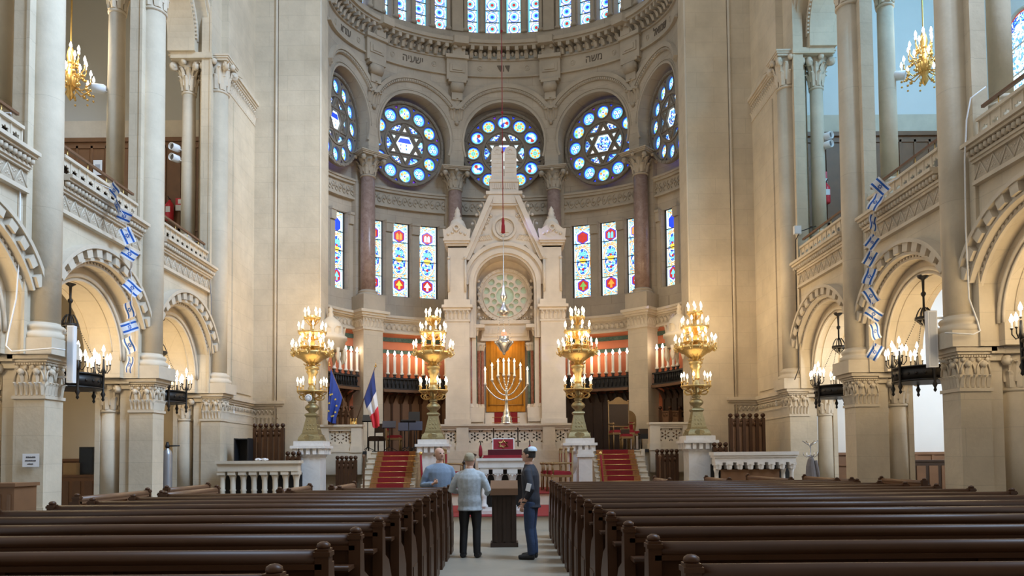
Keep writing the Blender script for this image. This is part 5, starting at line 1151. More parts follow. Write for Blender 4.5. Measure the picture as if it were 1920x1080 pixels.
for i, q in enumerate((('navy music stand nearest the French flag', 717, 742, 789, 803, 25.0, -.35, NAVY), ('navy music stand between two others, behind the red-seated chair', 747, 770, 792, 808, 25.95, -.2, NAVY), ('black music stand with its desk tilted flat, in front of the navy ones', 752, 780, 785, 794, 25.0, -1.0, BLACK), ('navy music stand nearest the gilded candelabrum', 769, 792, 790, 807, 25.5, -.15, NAVY), ('tall black music stand standing behind the navy ones', 766, 787, 772, 791, 26.3, -.1, BLACK), ('black music stand beside the flag crown, left of the French flag', 680, 698, 777, 792, 25.6, -.5, BLACK))): music_stand(*q)
# low seats of the stalls behind
for px0, px1, lab in ((632, 662, 'behind the European flag'), (1236, 1290, 'behind the right platform balustrade')):
    a, c, b, d = span(px0, px1, 765, 795, 27.2); stall('dark wooden choir stall against the apse panelling, ' + lab, a, c, 27.0, SZ, d, 3, True)

# ================================================================== FLAGS
def pole_flag(label, p0, p1, cols, hoist, d0, d1, xs, seed):
    "flag hanging from a slanting staff: the cloth falls in folds below the staff's upper end"
    t = thing('flag', label, 'flag', p0); A = Vector(p1) - Vector(p0)
    MB().tube([(0, 0, 0), A], .016, 8).build('staff', WOODL, t); f = MB(); f.ball(A + A.normalized() * .05, .035, 8); f.lathe([(.03, -.02), (.001, .12)], A + A.normalized() * .08, 8); f.build('finial', BRASS, t)
    m = MB(); nu, nv = 34, 16; top = A * .97; bot = A * (.97 - hoist); sd = 1 if bot.x > top.x else -1; vs = []
    for j in range(nv + 1):
        v = j / nv; a = top.lerp(bot, v)
        for i in range(nu + 1):
            u = i / nu; q = u * u * (3 - 2 * u) * .75 + u * .25
            fold = sin(v * 11 + seed + u * 2) * .05 * u + sin(v * 19 - u * 3) * .02 * u
            x = a.x * (1 - q) + (top.x + xs + sd * (v - .35) * .26) * q
            vs.append((x, a.y - .02 + fold * 2.2 - .10 * q, a.z - u * (d0 * (1 - v) + d1 * v) - .05 * sin(v * pi) * u))
    for j in range(nv):
        for i in range(nu):
            k = j * (nu + 1) + i; m.f.append((k, k + 1, k + nu + 2, k + nu + 1)); m.m.append(cols(i / nu, j / nv)); m.sm.append(True)
    m.v = vs; return t, m, vs, nu
fx, fz = at(664, 792, 24.2); ex, ez = at(619, 688, 24.0); tx, tz = at(703, 690, 24.0)
t, m, vs, nu = pole_flag('blue European flag with gold stars hanging from a slanting staff left of the stairs', (fx - .05, 24.15, fz), (ex, 24.0, ez), lambda u, v: 0, .52, 1.65, .85, .0, .3)
cl = m.build('cloth', BLUEF, t); s = MB()
for i in range(9):
    a = 2 * pi * i / 9; u, v = .60 + .24 * cos(a), .45 + .36 * sin(a); c = Vector(vs[round(v * 16) * (nu + 1) + round(u * nu)]) + Vector((0, -.03, 0)); s.add([(c.x + x, c.y, c.z + z) for x, z in star(0, 0, .045, 5, .4)], [tuple(range(10))], 0)
s.build('stars', mat('flag_gold', (.85, .62, .08), .8), cl)
t, m, vs, nu = pole_flag('blue, white and red French flag hanging from a slanting staff left of the stairs', (fx + .06, 24.15, fz), (tx, 24.0, tz), lambda u, v: 0 if u < .38 else (1 if u < .64 else 2), .52, 1.85, .95, .10, 1.2)
m.build('cloth', [TRIC_B, FWHITE, FRED], t)
t = thing('flag_holder', 'small gilded crown-shaped flag holder on the left balustrade post', 'flag holder', (fx, 24.12, SZ + .87)); m = MB(); m.lathe([(.12, 0), (.12, .05), (.09, .06), (.09, .1)], n=12)
for k in (-1, 0, 1): m.box(k * .09 - .022, k * .09 + .022, -.03, .03, .04, .18); m.ball((k * .09, 0, .18), .03, 6)
m.build('crown', BRASS, t)
_sf = MB(); 
def small_flag():
    m = MB(); w, h = .34, .24; n = 8
    f = lambda x, y, o=0.0: (x, o + .025 * sin(x * 16), y)
    bands = ((-h / 2, -h / 2 + .035, 0), (-h / 2 + .035, -h / 2 + .075, 1), (-h / 2 + .075, h / 2 - .075, 0), (h / 2 - .075, h / 2 - .035, 1), (h / 2 - .035, h / 2, 0))
    for y0, y1, mi in bands:
        for i in range(n): a, b = -w / 2 + w * i / n, -w / 2 + w * (i + 1) / n; m.add([f(a, y0), f(b, y0), f(b, y1), f(a, y1)], [(0, 1, 2, 3)], mi)
    for o in (-.004, .004):
        for k in (0, 1):
            T = [(.052 * cos(R(90 + 180 * k + 120 * i)), .052 * sin(R(90 + 180 * k + 120 * i))) for i in range(3)]; I = [(x * .66, y * .66) for x, y in T]
            for i in range(3): j = (i + 1) % 3; m.add([f(*T[i], o), f(*T[j], o), f(*I[j], o), f(*I[i], o)], [(0, 1, 2, 3)], 1)
    return m.mesh('flag', [FWHITE, ISBLUE])
ME_FLAG = small_flag()
for lab, pts, Y in (('string of small white and blue flags hanging down beside the second left pier', [(214, 357, -50), (220, 386, -70), (233, 405, -25), (239, 442, -65), (243, 476, -30), (244, 506, 80), (248, 540, -40), (243, 581, -75), (243, 613, 25), (243, 647, -70), (243, 684, 80)], 17.0), ('string of small white and blue flags hanging down beside the second right pier', [(1650, 350, -50), (1641, 379, 60), (1637, 418, 75), (1635, 454, 50), (1632, 484, 60), (1630, 518, 70), (1633, 555, -60), (1638, 589, -35), (1641, 621, -70), (1640, 660, 60)], 17.0)):
    t = thing('flag_string', lab, 'bunting'); P = []
    for px, py, ang in pts:
        sx = -8.20 if px < 900 else 8.20; Y = (sx - CX) * FPX / (px - PX) * .985; Y = Y * (sx - CX) / (at(px, py, Y)[0] - CX); x, z = at(px, py, Y); P.append((x, Y + .02, z)); f = link('flag', ME_FLAG, t, (x, Y, z)); f.rotation_euler = (random.uniform(-.3, .3), R(-ang), random.uniform(-.9, .9)); f.scale = (1.05,) * 3
    MB().tube([(P[0][0] * 1.05, P[0][1] - .1, P[0][2] + .18)] + P, .008, 5).build('string', PAPER, t)
# ================================================================== READING DESK AND LECTERN
BX, BY = at(947, 860, 17.5)[0], 17.5
t = thing('reading_desk', 'white marble reading desk on colonnettes, draped with red velvet, in the central aisle', 'reading desk', (BX, BY, 0)); zt = 1.60
m = MB(); m.box(-.66, .66, -.40, .40, zt - .06, zt); m.box(-.62, .62, -.37, .37, zt - .22, zt - .06); m.box(-.58, .58, -.34, .34, zt - .26, zt - .22); m.build('table_slab', WMARBLE, t)
m = MB(); m.box(-.62, .62, -.38, .38, .315, .40); m.box(-.58, .58, -.34, .34, .40, .46); m.build('plinth', WMARBLE, t)
for i in range(4):
    for y in (-.26, .26):
        x = -.50 + 1.0 * i / 3; m = MB(); m.lathe([(.10, .46), (.10, .5), (.065, .55), (.07, .7), (.085, .75), (.065, .8), (.06, 1.08), (.08, 1.14), (.11, 1.24)], (x, y, 0), 10)
        for k in range(6): a = pi * k / 3; m.leaf((x + .06 * cos(a), y + .06 * sin(a), 1.06), (cos(a), sin(a), 0), (0, 0, 1), .18, .08, .4, .02)
        m.box(x - .12, x + .12, y - .11, y + .11, 1.24, 1.34); m.build('colonnette', WMARBLE, t)
MB().box(-.52, .52, .0, .05, .46, 1.34).build('back_panel', BLACK, t)
v = thing('velvet_cover', 'dark red velvet cover and cushion lying on the marble reading desk', 'cover', (BX, BY, zt)); m = MB(); m.box(-.50, .50, -.30, .34, 0, .07); m.box(-.52, .52, -.32, .36, 0, .03); m.build('cloth', VELVET, v)
MB().box(-.40, .40, -.16, .30, .07, .20).build('cushion', mat('deep_velvet', (.10, .008, .016), .85), v)
b = thing('book_stand', 'small red velvet book rest with a gold star on the reading desk', 'book rest', (BX - .04, BY + .16, zt + .20)); M = Matrix.Rotation(R(-18), 4, 'X')
m = MB(); q = MB(); q.box(-.24, .24, -.015, .015, 0, .26); m.join(q, M); m.build('board', VELVET, b); m = MB(); q = MB(); q.box(-.26, .26, -.02, .02, -.02, .0); q.box(-.26, .26, -.02, .02, .26, .28); q.box(-.26, -.24, -.02, .02, 0, .26); q.box(.24, .26, -.02, .02, 0, .26); m.join(q, M); m.build('frame', WMARBLE, b)
m = MB(); q = MB()
for k in (0, 1):
    T = [(.105 * 1.2 * cos(R(90 + 180 * k + 120 * i)), .13 + .105 * sin(R(90 + 180 * k + 120 * i))) for i in range(3)]; q.tube([(x, -.022, z) for x, z in T], .016, 5, closed=True)
m.join(q, M); m.build('star_emblem', BRASS, b)
for s, nm in ((-1, 'left'), (1, 'right')):
    g = thing('velvet_post', f'slim post capped in red velvet at the {nm} rear corner of the reading desk', 'post', (BX + s * .60, BY + .56, .315)); MB().lathe([(.03, 0), (.03, 1.2), (.04, 1.22), (.03, 1.30), (.012, 1.68), (.001, 1.72)], n=8).build('pole', WOODD, g); MB().lathe([(.032, 1.32), (.048, 1.36), (.045, 1.5), (.02, 1.60)], n=8).build('velvet_cap', VELVET, g)
struct('dais_step', MB().box(-1.5, 1.5, 16.6, 20.4, 0, .30), CARVED)
tag(MB().box(-1.5, 1.5, 16.55, 20.35, .30, .315).build('step_carpet', CARPET), 'red carpet on the step around the marble reading desk', 'carpet')
lx_, ly_ = at(945, 910, 13.6)[0], 13.6
t = thing('lectern', 'dark wooden lectern with a sloping lighter top in the central aisle', 'lectern', (lx_, ly_, 0)); m = MB(); m.box(-.22, .22, -.16, .2, 0, .98); m.box(-.25, .25, -.19, .23, 0, .08)
for x in (-.18, -.02, .14): m.box(x, x + .05, -.18, -.16, .1, .94)
m.build('body', WOODD, t); m = MB(); m.prism([(-.24, .97), (.26, 1.15), (.26, 1.19), (-.24, 1.01)], lambda u, z, d: (d, u, z), -.25, .25); m.box(-.25, .25, -.25, -.20, .94, 1.06); m.build('top', WOODL, t)

# ================================================================== PEOPLE
def solid(name, mb, m, voxel, parent, smooth=2):
    me = mb.mesh(name, m); o = bpy.data.objects.new(name, me); C.objects.link(o)
    r = o.modifiers.new('r', 'REMESH'); r.mode = 'VOXEL'; r.voxel_size = voxel; r.use_smooth_shade = True
    s = o.modifiers.new('s', 'SMOOTH'); s.iterations = smooth; s.factor = .5
    me2 = evaluated(o)
    if not me2.materials: me2.materials.append(m)
    return link(name, me2, parent)
def eloft(m, rings, n=16):
    vs = []; fs = []
    for (x, y, z, rx, ry) in rings: vs += [(x + rx * cos(2 * pi * i / n), y + ry * sin(2 * pi * i / n), z) for i in range(n)]
    for j in range(len(rings) - 1):
        for i in range(n): fs.append((j * n + i, j * n + (i + 1) % n, (j + 1) * n + (i + 1) % n, (j + 1) * n + i))
    fs += [tuple(range(n))[::-1], tuple(range((len(rings) - 1) * n, len(rings) * n))]; m.add(vs, fs)
def hand(m, w, d, side, curl=.5, sc=1.0):
    "palm and five unequal bent fingers; d points along the hand, side towards the thumb"
    w = Vector(w); d = Vector(d).normalized(); s = Vector(side); s = (s - d * s.dot(d)).normalized(); nrm = d.cross(s)
    m.tube([w, w + d * .04 * sc, w + d * .09 * sc], [.026 * sc, .036 * sc, .034 * sc], 10, flat=.6)
    for k, (o, L) in enumerate(((.030, .072), (.010, .080), (-.010, .075), (-.029, .060))):
        b = w + d * .085 * sc + s * o * sc; a = b + (d * (1 - .2 * curl) + nrm * .5 * curl) * L * .5 * sc; c = a + (d * (.8 - .7 * curl) + nrm * .9 * curl) * L * .5 * sc; m.tube([b - d * .02, b, a, c], [.010, .0105, .0095, .008], 6)
    b = w + d * .03 * sc + s * .028 * sc; m.tube([b, b + (s * .8 + d * .5) * .035 * sc, b + (s * .7 + d * 1.1 + nrm * .3) * .06 * sc], [.013, .0125, .010], 6)
def person(label, loc, rz, H, arms, headturn, top_m, leg_m, hair, sleeve=1.0, girth=1.0, hem=.86, lean=0.0, collar=False):
    k = H / 1.75; t = thing('person', label, 'person', loc, rz); S = lambda z: z * k
    Hd = Matrix.Translation((0, -lean * .9, 0)) @ Matrix.Rotation(headturn, 4, 'Z')
    b = MB(); g = girth; yl = lambda z: -lean * max(0, (z - .9)) 
    h = MB(); eloft(h, [(0, .0, 1.44, .065, .07), (0, .0, 1.52, .058, .062), (0, -.008, 1.535, .045, .055), (0, -.02, 1.55, .058, .075), (0, -.015, 1.60, .072, .095), (0, -.005, 1.65, .078, .102), (0, .0, 1.69, .076, .098), (0, .004, 1.725, .060, .080), (0, .006, 1.745, .030, .042)], 18)
    h.tube([(0, -.100, 1.655), (0, -.118, 1.62), (0, -.104, 1.608)], [.010, .016, .012], 8)
    for s in (-1, 1): h.ball((s * .080, .008, 1.635), .030, 8, sq=(.4, .75, 1.1)); h.ball((s * .032, -.092, 1.665), .018, 6, sq=(1.2, .5, .5))
    h.ball((0, -.095, 1.56), .024, 8, sq=(1.1, .6, .6))
    b.join(h, Matrix.Scale(k, 4) @ Hd)
    torso = [(0, yl(z), S(z), rx * k * g, ry * k * g) for z, rx, ry in ((.86, .155, .115), (.95, .165, .12), (1.05, .150, .112), (1.20, .165, .122), (1.32, .178, .122), (1.39, .150, .105), (1.445, .095, .08), (1.48, .062, .062))]
    eloft(b, torso); c = MB(); tz = [(x, y, z, rx + .022, ry + .022) for x, y, z, rx, ry in torso if z >= S(hem) - .01]
    x, y, z, rx, ry = tz[0]; tz = [(x, y, S(hem) - .05, rx + .018, ry + .022)] + tz; eloft(c, tz)
    if collar: c.lathe([(.085, S(1.45)), (.078, S(1.50)), (.07, S(1.50)), (.07, S(1.45))], (0, -lean * .9, 0), 14)
    tr = MB(); sh = MB(); eloft(tr, [(0, 0, S(.80), .17 * k, .128 * k), (0, 0, S(.88), .178 * k * g, .132 * k * g), (0, 0, S(.97), .172 * k * g, .128 * k * g), (0, 0, S(1.0), .16 * k * g, .12 * k * g)])
    for s in (-1, 1):
        L = [(s * .09, 0, S(.90)), (s * .10, -.015, S(.70)), (s * .105, -.02, S(.48)), (s * .11, .01, S(.26)), (s * .115, .02, S(.07))]
        b.tube(L, [.085 * k, .078 * k, .055 * k, .052 * k, .038 * k], 10); tr.tube(L, [.100 * k, .094 * k, .072 * k, .068 * k, .062 * k], 12)
        b.tube([(s * .115, .05, .045), (s * .12, -.06, .04), (s * .125, -.15, .03)], [.04, .042, .03], 8); sh.tube([(s * .115, .07, .05), (s * .12, -.06, .048), (s * .125, -.19, .035)], [.048, .052, .036], 10)
    for s, (el, wr, hd, sd, cu_) in zip((-1, 1), arms):
        sp = Vector((s * .185 * k * (.9 + .1 * g), yl(1.4), S(1.375))); P = [sp, sp.lerp(Vector(el), .5) + Vector((s * .01, 0, 0)), Vector(el), Vector(el).lerp(Vector(wr), .5), Vector(wr)]
        b.tube([Vector((s * .10, yl(1.4), S(1.41)))] + P, [.05 * k, .055 * k, .050 * k, .042 * k, .038 * k, .026 * k], 10); hand(b, wr, hd, sd, cu_, k)
        e = Vector(el).lerp(Vector(wr), .25 + .68 * sleeve if sleeve < 1 else .93)
        c.tube([Vector((s * .055, yl(1.4), S(1.425))), Vector((s * .125 * k, yl(1.4), S(1.405))), sp, P[1], Vector(el), Vector(el).lerp(e, .5), e], [.050 * k, .060 * k, .070 * k, .066 * k, .058 * k, .052 * k, .045 * k], 12)
    solid('body', b, SKIN, .011, t); solid('top', c, top_m, .013, t); solid('trousers', tr, leg_m, .014, t); solid('shoes', sh, BLACK, .012, t)
    fm = MB()
    for s in (-1, 1): q = MB(); q.ball((s * .032, -.098, 1.652), .011, 8); fm.join(q, Matrix.Scale(k, 4) @ Hd)
    e = fm.build('eye', mat('eye_dark', (.03, .025, .02), .2), t); q = MB(); q.ball((0, -.100, 1.583), .020, 8, sq=(1.2, .4, .25)); MB().join(q, Matrix.Scale(k, 4) @ Hd).build('mouth', mat('lip', (.42, .16, .13), .5), t)
    if hair:
        q = MB(); hm, z0, full = hair
        if full: eloft(q, [(0, .016, z0, .080, .092), (0, .014, 1.66, .086, .100), (0, .010, 1.70, .083, .104), (0, .008, 1.735, .066, .086), (0, .008, 1.760, .034, .046)], 18)
        else:
            for s in (-1, 1): q.tube([(s * .075, -.01, 1.66), (s * .077, .04, 1.63), (s * .055, .085, 1.62), (0, .103, 1.62)], [.012, .022, .026, .028], 8)
        r = MB().join(q, Matrix.Scale(k, 4) @ Hd); solid('hair', r, hm, .009, t)
    return t, k, Hd
# man in the sweater, hands raised while talking
px, pz = at(824, 880, 13.35); t, k, Hd = person('bald man in a blue-grey sweater gesturing with both hands while talking', (px, 13.35, 0), R(18), 1.80, (((-.30, .02, 1.13), (-.17, -.26, 1.16), (.45, -.6, .35), (.2, 0, 1), .7), ((.30, .0, 1.12), (.22, -.27, 1.20), (.1, -.5, .8), (-1, -.2, .2), .6)), R(16), SWEATER, JEANS, (HAIRG, 0, False), girth=1.12)
# person in the pale jacket, seen from behind
px, pz = at(881, 900, 12.1); t, k, Hd = person('person with short grey-blond hair in a pale grey jacket, seen from behind', (px, 12.1, 0), R(172), 1.69, (((-.30, .02, 1.09), (-.24, -.22, 1.02), (.3, -.8, .1), (.3, .2, 1), .6), ((.31, .0, 1.08), (.22, -.22, 1.06), (-.4, -.8, .2), (-.3, .2, 1), .6)), R(-14), JACKET, BLACK, (HAIRG, 1.615, True), girth=1.15, hem=.84, collar=True)
# man in the black shirt, in profile
px, pz = at(996, 900, 11.9); t, k, Hd = person('man in a black shirt, jeans and a skullcap standing in profile beside the lectern', (px, 11.9, 0), R(-104), 1.76, (((-.27, -.05, 1.12), (-.12, -.15, .96), (.5, -.1, -.8), (0, -1, .2), .6), ((.28, .06, 1.11), (.26, -.08, .88), (-.1, -.25, -.9), (-.2, -1, 0), .7)), R(-6), SHIRT, JEANS, (HAIRD, 1.60, True), sleeve=.55, girth=1.0, hem=.86, lean=.04, collar=True)
q = MB(); eloft(q, [(0, .035, 1.70, .088, .086), (0, .035, 1.735, .080, .080), (0, .035, 1.765, .060, .062), (0, .035, 1.78, .028, .030)], 16); r = MB().join(q, Matrix.Scale(k, 4) @ Hd @ Matrix.Translation((0, .02, -.0))); solid('skullcap', r, mat('skullcap_white', (.62, .72, .80), .8), .008, t)
m = MB(); m.lathe([(.034, -.012), (.036, 0), (.034, .012)], (.262, -.06, .915), 10); m.build('wristwatch', BLACK, t)
q = MB(); q.box(-.035, .035, -.012, .012, -.06, .06); MB().join(q, Matrix.Translation((.346, .03, 1.15)) @ Matrix.Rotation(R(88), 4, 'Z') @ Matrix.Rotation(R(14), 4, 'Y')).build('sleeve_patch', PAPER, t)

# ================================================================== FITTINGS ON WALLS AND PIERS
def speaker(label, px0, px1, y0, y1, Y, bx):
    a, b = at(px0, y1, Y); c, d = at(px1, y0, Y); w = c - a; t = thing('column_speaker', label, 'loudspeaker', ((a + c) / 2, Y, b), 0, 'slim white loudspeakers'); h = d - b
    MB().box(-w / 2, w / 2, -.05, .06, 0, h).build('cabinet', WHITE, t); MB().box(-w * .36, w * .36, -.056, -.05, .03, h - .03).build('grille', mat('grille_white', (.62, .64, .68), .7, 0, .1, 90), t)
    m = MB(); X = bx - (a + c) / 2
    for z in (.12, h - .12): m.box(min(0, X), max(0, X), .06, .10, z - .02, z + .02)
    m.build('bracket', WHITE, t)
speaker('slim white loudspeaker in front of the near left chandelier', 127, 141, 611, 718, 13.75, -8.35); speaker('slim white loudspeaker on the left wall beside the crossing pier', 431, 440, 668, 781, 22.9, -8.42)
speaker('slim white loudspeaker in front of the near right chandelier', 1740, 1754, 583, 689, 13.75, 8.35); speaker('slim white loudspeaker on the right wall beside the crossing pier', 1455, 1464, 650, 761, 22.9, 8.42)
def spot(label, px, py, Y, d, bx, by, r=.11, L=.32):
    x, z = at(px, py, Y); t = thing('spotlight', label, 'spotlight', (x, Y, z)); Q = Vector(d).normalized().to_track_quat('Z', 'Y').to_matrix().to_4x4(); m = MB()
    m.lathe([(r * .7, -L / 2), (r, -L * .3), (r, L / 2), (r * .9, L / 2), (r * .85, L * .3)], n=16, M=Q); m.build('housing', WHITE, t); m = MB(); m.lathe([(r * .86, L * .3), (.001, L * .36)], n=16, M=Q); m.build('lens', mat('dark_lens', (.10, .10, .11), .15), t)
    MB().tube([(0, 0, -.02), ((bx - x) * .6, (by - Y) * .6, -.08), (bx - x, by - Y, -.06)], .018, 6).build('bracket', WHITE, t)
spot('white spotlight on the left gallery column nearest the camera', 186, 166, 17.7, (-.85, -.5, -.1), -9.40, 17.75); spot('white spotlight on the right gallery column nearest the camera', 1684, 142, 17.7, (.85, -.5, -.15), 9.40, 17.75)
for e, (ly, ry) in enumerate(((277, 256), (297, 272))):
    spot(('upper', 'lower')[e] + ' white spotlight of the pair on the far left gallery column', 329, ly, 21.8, (-.35, -.9, -.05), -9.40, 21.85, .11, .34); spot(('upper', 'lower')[e] + ' white spotlight of the pair on the far right gallery column', 1550, ry, 21.8, (.5, -.85, -.05), 9.40, 21.85, .11, .34)
for nm, px, py, sx, sy in (('left', 318, 394, 334, 381), ('right', 1549, 362, 1546, 331)):
    x, z = at(px, py, 23.2); t = thing('fire_extinguisher', f'red fire extinguisher hanging at the back of the {nm} gallery', 'fire extinguisher', (x, 23.2, z)); MB().lathe([(.11, -.34), (.125, -.30), (.125, .16), (.09, .24), (.04, .28), (.04, .32)], n=14).build('cylinder', REDP, t); m = MB(); m.box(-.03, .03, -.03, .03, .32, .36); m.tube([(0, -.02, .36), (.0, -.14, .40)], .015, 5); m.build('valve', BLACK, t); MB().box(-.07, .07, -.128, -.12, -.1, .08).build('label_patch', PAPER, t); MB().box(-.03, .03, .1, .2, -.02, .1).build('wall_bracket', BLACK, t)
    x, z = at(sx, sy, 23.2); t = thing('fire_sign', f'small red and white sign above the fire extinguisher in the {nm} gallery', 'sign', (x, 23.3, z)); MB().box(-.13, .13, 0, .02, -.02, .2).build('plate', REDP, t); m = MB(); m.box(-.13, .13, 0, .02, -.2, -.02); m.box(-.05, .05, -.005, 0, .02, .16); m.build('plate_white', PAPER, t)
x, z = at(57.5, 863, 13.4); t = thing('paper_notice', 'white paper notice with three lines of print taped to the left pier', 'notice', (x, 13.40, z)); MB().box(-.15, .15, 0, .004, -.12, .12).build('sheet', PAPER, t)
for i, (s, w_) in enumerate((('NORTH SIDE', .17), ('RESERVED', .2), ('PLACES', .12))):
    m = MB(); rnd = random.Random(i); xx = -w_ / 2
    while xx < w_ / 2 - .012: g = rnd.uniform(.008, .014); m.box(xx, xx + g, -.003, 0, .055 - .062 * i - .012, .055 - .062 * i + .012 * rnd.choice((.6, 1, 1))); xx += g + .004
    m.build('print', INK, t)
x, z = at(183, 314, 23.3); t = thing('paper_notice', 'white paper notice on the wooden panelling at the back of the left gallery', 'notice', (x, 23.3, z)); MB().box(-.14, .14, 0, .01, -.24, .24).build('sheet', PAPER, t); MB().box(-.08, .08, -.004, 0, -.05, .10).build('print', mat('grey_print', (.4, .42, .48), .8), t)
def cable(label, P, Y, m_): tag(MB().tube([(at(px, py, Y)[0], Y, at(px, py, Y)[1]) for px, py in P], .014, 6).build('cable', m_), label, 'cable', None, 'thing')
cable('white cable running down the left wall beside the near shaft', [(-6, 212), (20, 212), (28, 240), (36, 300), (38, 380), (36, 480), (30, 560), (16, 622), (11, 648), (22, 659), (100, 653), (122, 656)], 13.1, WHITE)
cable('white cable running down the right wall beside the near shaft', [(1848, 163), (1820, 184), (1812, 225), (1809, 300), (1811, 430), (1817, 560), (1833, 603), (1838, 620), (1825, 627), (1772, 624)], 13.1, WHITE)
cable('grey cable on the wall strip beside the far left gallery column', [(353, 455), (380, 452), (392, 500), (396, 560), (397, 700)], 21.35, mat('grey_cable', (.25, .24, .24), .7))
cable('dark cable on the wall strip beside the far right gallery column', [(1530, 424), (1500, 434), (1492, 450), (1493, 560), (1498, 690), (1490, 712)], 21.35, IRON)

# ================================================================== AISLE FURNITURE
def panel_box(name, label, cat, x0, x1, y0, y1, z0, z1, m_, n=3):
    t = thing(name, label, cat, ((x0 + x1) / 2, (y0 + y1) / 2, z0)); w, d, h = x1 - x0, y1 - y0, z1 - z0; m = MB(); m.box(-w / 2, w / 2, -d / 2, d / 2, 0, h - .04); m.build('body', m_, t)
    m = MB()
    for i in range(n): a = -w / 2 + w * i / n; m.box(a + .05, a + w / n - .05, -d / 2 - .02, -d / 2, .12, h - .16)
    m.build('panel', WOODL, t); MB().box(-w / 2 - .03, w / 2 + .03, -d / 2 - .03, d / 2 + .03, h - .05, h).build('top', m_, t); return t
a, c, b, d = span(110, 178, 890, 950, 18.4); panel_box('wooden_partition', 'wooden partition with upright panels in the left aisle under the screen', 'partition', a, c, 18.4, 18.8, 0, d, WOODM)
a2, c2, b2, d2 = span(149, 177, 838, 890, 18.6); t = thing('screen', 'dark flat screen standing upright on the partition in the left aisle', 'screen', ((a2 + c2) / 2, 18.6, d)); w = c2 - a2; m = MB(); m.box(-w / 2, w / 2, -.03, .04, .0, d2 - d); m.build('frame', BLACK, t); MB().box(-w / 2 + .03, w / 2 - .03, -.036, -.03, .03, d2 - d - .03).build('display', mat('display', (.03, .04, .06), .12), t)
a2, c2, b2, d2 = span(122, 147, 868, 890, 18.5); t = thing('cardboard_box', 'brown cardboard box lying on the partition beside the dark screen', 'box', ((a2 + c2) / 2, 18.55, d)); w = c2 - a2; MB().box(-w / 2, w / 2, -.14, .16, 0, d2 - d).build('carton', mat('cardboard', (.40, .27, .14), .85), t); MB().box(-w / 2, w / 2, -.02, .02, d2 - d, d2 - d + .004).build('tape', WOODL, t)
a, c, b, d = span(-30, 27, 906, 960, 10.6); panel_box('cabinet', 'wooden cabinet with panelled front at the left edge before the near pier', 'cabinet', a, c, 10.6, 11.1, 0, d, WOODM)
a, c, b, d = span(1716, 1764, 862, 905, 20.5); panel_box('wooden_partition', 'dark wooden partition with upright panels in the right aisle beside the sunlit column', 'partition', a, c + .3, 20.5, 20.8, 0, d, WOODD)
x, z = at(314, 840, 19.6); t = thing('gas_cylinder', 'grey metal cylinder standing behind the second left pier', 'cylinder', (x, 19.6, 0)); MB().lathe([(.12, 0), (.125, .03), (.125, z - .18), (.10, z - .08), (.04, z - .02), (.04, z + .02)], n=16).build('tank', mat('grey_metal', (.34, .36, .40), .35, .6), t); m = MB(); m.lathe([(.05, z), (.06, z + .05), (.03, z + .16)], n=8); m.tube([(0, 0, z + .05), (.32, 0, z + .06)], .018, 5); m.build('valve', BLACK, t)
x, z = at(1519, 832, 20.0); t = thing('coat_stand', 'grey metal coat stand with hooks beside the second right pier', 'coat stand', (x, 20.0, 0)); m = MB(); m.tube([(0, 0, 0), (0, 0, z)], .022, 8); m.build('pole', mat('chrome', (.6, .6, .62), .25, .9), t)
m = MB()
for k in range(4): a = pi / 2 * k + .1; o = Vector((cos(a), sin(a), 0)); m.tube([(0, 0, z - .06), o * .22 + Vector((0, 0, z + .08))], .014, 6); m.tube([(0, 0, z - .30), o * .12 + Vector((0, 0, z - .36)), o * .20 + Vector((0, 0, z - .30)), o * .19 + Vector((0, 0, z - .22))], .013, 6)
m.build('hook', MATS['chrome'], t); m = MB()
for k in range(4): a = pi / 2 * k; m.tube([(0, 0, .2), (.3 * cos(a), .3 * sin(a), .015)], .016, 6)
m.build('foot', MATS['chrome'], t)
t = thing('coat', 'grey coat hanging from the metal coat stand', 'coat', (x - .02, 19.9, 0)); m = MB(); eloft(m, [(0, .0, z - 1.25, .21, .13), (.0, 0, z - .95, .17, .11), (-.02, 0, z - .6, .12, .10), (-.01, 0, z - .42, .08, .08), (0, 0, z - .34, .03, .03)], 14); m.build('cloth', mat('grey_cloth', (.22, .21, .23), .9), t); m = MB(); m.tube([(.10, -.05, z - .45), (.15, -.06, z - .8), (.16, -.05, z - 1.05)], [.04, .045, .04], 8); m.build('sleeve', MATS['grey_cloth'], t)
# brass rope posts by the stairs
for px, Y, lab in ((682, 21.3, 'brass post with a round foot beside the left stairs'), (1237, 21.5, 'dark brass post beside the right stairs, near the stall bench')):
    x, z = at(px, 852, Y); t = thing('rope_post', lab, 'post', (x, Y, 0)); MB().lathe([(.17, 0), (.17, .03), (.05, .08), (.025, .14)], n=14).build('foot', BRASS, t); MB().lathe([(.028, .1), (.028, z - .1), (.045, z - .08), (.045, z - .04), (.03, z)], n=10).build('pole', WOODL, t)
for s, px, nm in ((-1, 789, 'left'), (1, 1126, 'right')):
    x, z = at(px, 848, 21.3); t = thing('rope_stand', f'brass stand with a red barrier rope at the foot of the {nm} stairs', 'rope stand', (x, 21.3, 0)); MB().lathe([(.16, 0), (.16, .03), (.04, .07), (.02, .12), (.02, z - .1), (.05, z - .06), (.04, z), (.001, z + .03)], n=12).build('pole', BRASS, t); MB().tube([(0, -.03, z - .08), (.03, -.06, z * .7), (.07, -.07, z * .4), (.10, -.06, .18)], .03, 8).build('rope', VELVET, t)
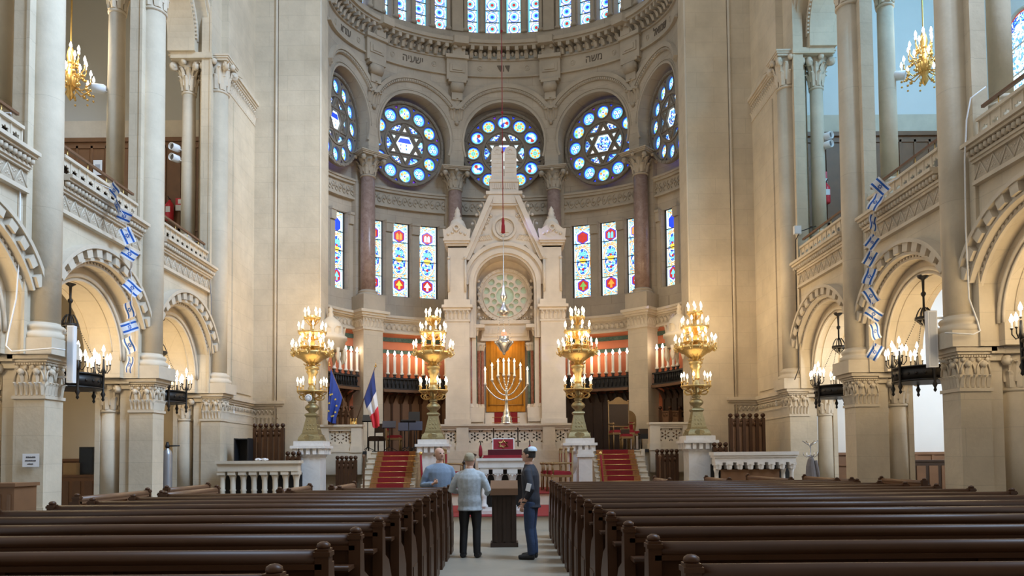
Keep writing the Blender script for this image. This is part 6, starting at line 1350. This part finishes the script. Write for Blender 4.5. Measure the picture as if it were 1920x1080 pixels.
for y, px in ((1097, 'right'),):
    x, z = at(1097, 843, 22.0); t = thing('stone_newel', 'white stone newel post with a sloping cheek at the foot of the right stairs', 'newel', (x, 22.1, 0)); m = MB(); m.box(-.2, .2, -.2, .2, 0, z - .22); m.build('shaft', WMARBLE, t); m = MB(); m.box(-.25, .25, -.25, .25, z - .22, z - .12); m.box(-.22, .22, -.22, .22, z - .12, z); m.build('cap', WMARBLE, t); MB().prism([(-.2, .1), (-.75, .1), (-.68, .5), (-.2, 1.35)], lambda u, zz, d: (u, d, zz), -.08, .08).build('cheek', WMARBLE, t)
# grey speaker box and cloth by the left stalls
x, z = at(452, 862, 22.0); t = thing('amplifier_rack', 'black shelf unit standing behind the left choir balustrade', 'rack', (x, 22.2, 0)); m = MB(); zz = at(452, 822, 22.2)[1]; m.box(-.22, -.18, -.2, .2, 0, zz); m.box(.18, .22, -.2, .2, 0, zz); m.box(-.22, .22, .18, .2, 0, zz); m.build('frame', BLACK, t)
for q in (.3, .75, 1.2, zz - .02): MB().box(-.2, .2, -.2, .2, q - .02, q).build('shelf', BLACK, t)

# small things seen at the choir fronts and the reading desk
x, z = at(490, 862, 21.15); t = thing('white_cloth', 'crumpled white cloth lying on the left choir balustrade', 'cloth', (x, 21.15, hl)); m = MB()
for i in range(7): m.ball((-.14 + .05 * i, .03 * sin(i * 2.3), .035), .05 + .015 * sin(i * 1.7), 8, sq=(1, 1, .75))
solid('cloth', m, PAPER, .012, t)
x, z = at(577.5, 746, 22.0); t = thing('round_plaque', 'round white plaque hanging on the far left candelabrum', 'plaque', (x, 22.04, z)); M = Matrix.Rotation(pi / 2, 4, 'X')
MB().lathe([(.11, -.01), (.11, .01)], n=20, M=M).build('plate', PAPER, t); MB().arc(lambda u, zz, d: (u, d, zz), 0, 0, .065, .08, -.018, -.01, 0, 2 * pi, 18).build('ring', mat('grey_print', (.4, .42, .48), .8), t); MB().tube([(0, 0, .1), (.06, .16, .18), (.10, .36, .16)], .008, 5).build('cord', BRASS, t)
t = thing('curved_handrail', 'dark curved wooden handrail beside the marble reading desk', 'handrail', (BX - .80, 17.2, .315)); MB().tube(smooth([(-.14, -.3, 1.18), (-.10, -.1, 1.30), (.0, .1, 1.38), (.10, .3, 1.36)]), .035, 8).build('rail', WOODD, t)
for y, zz in ((-.26, 1.2), (.24, 1.36)): MB().tube([(-.13 if y < 0 else .07, y, 0), (-.13 if y < 0 else .07, y, zz)], .03, 8).build('post', WOODD, t)
x, z = at(1497, 430, 21.3); t = thing('junction_box', 'small white box on the wall strip beside the far right gallery column', 'box', (x, 21.38, z)); MB().box(-.10, .10, -.05, .06, -.12, .12).build('case', WHITE, t); MB().box(-.085, .085, -.058, -.05, -.1, .1).build('lid', PAPER, t)
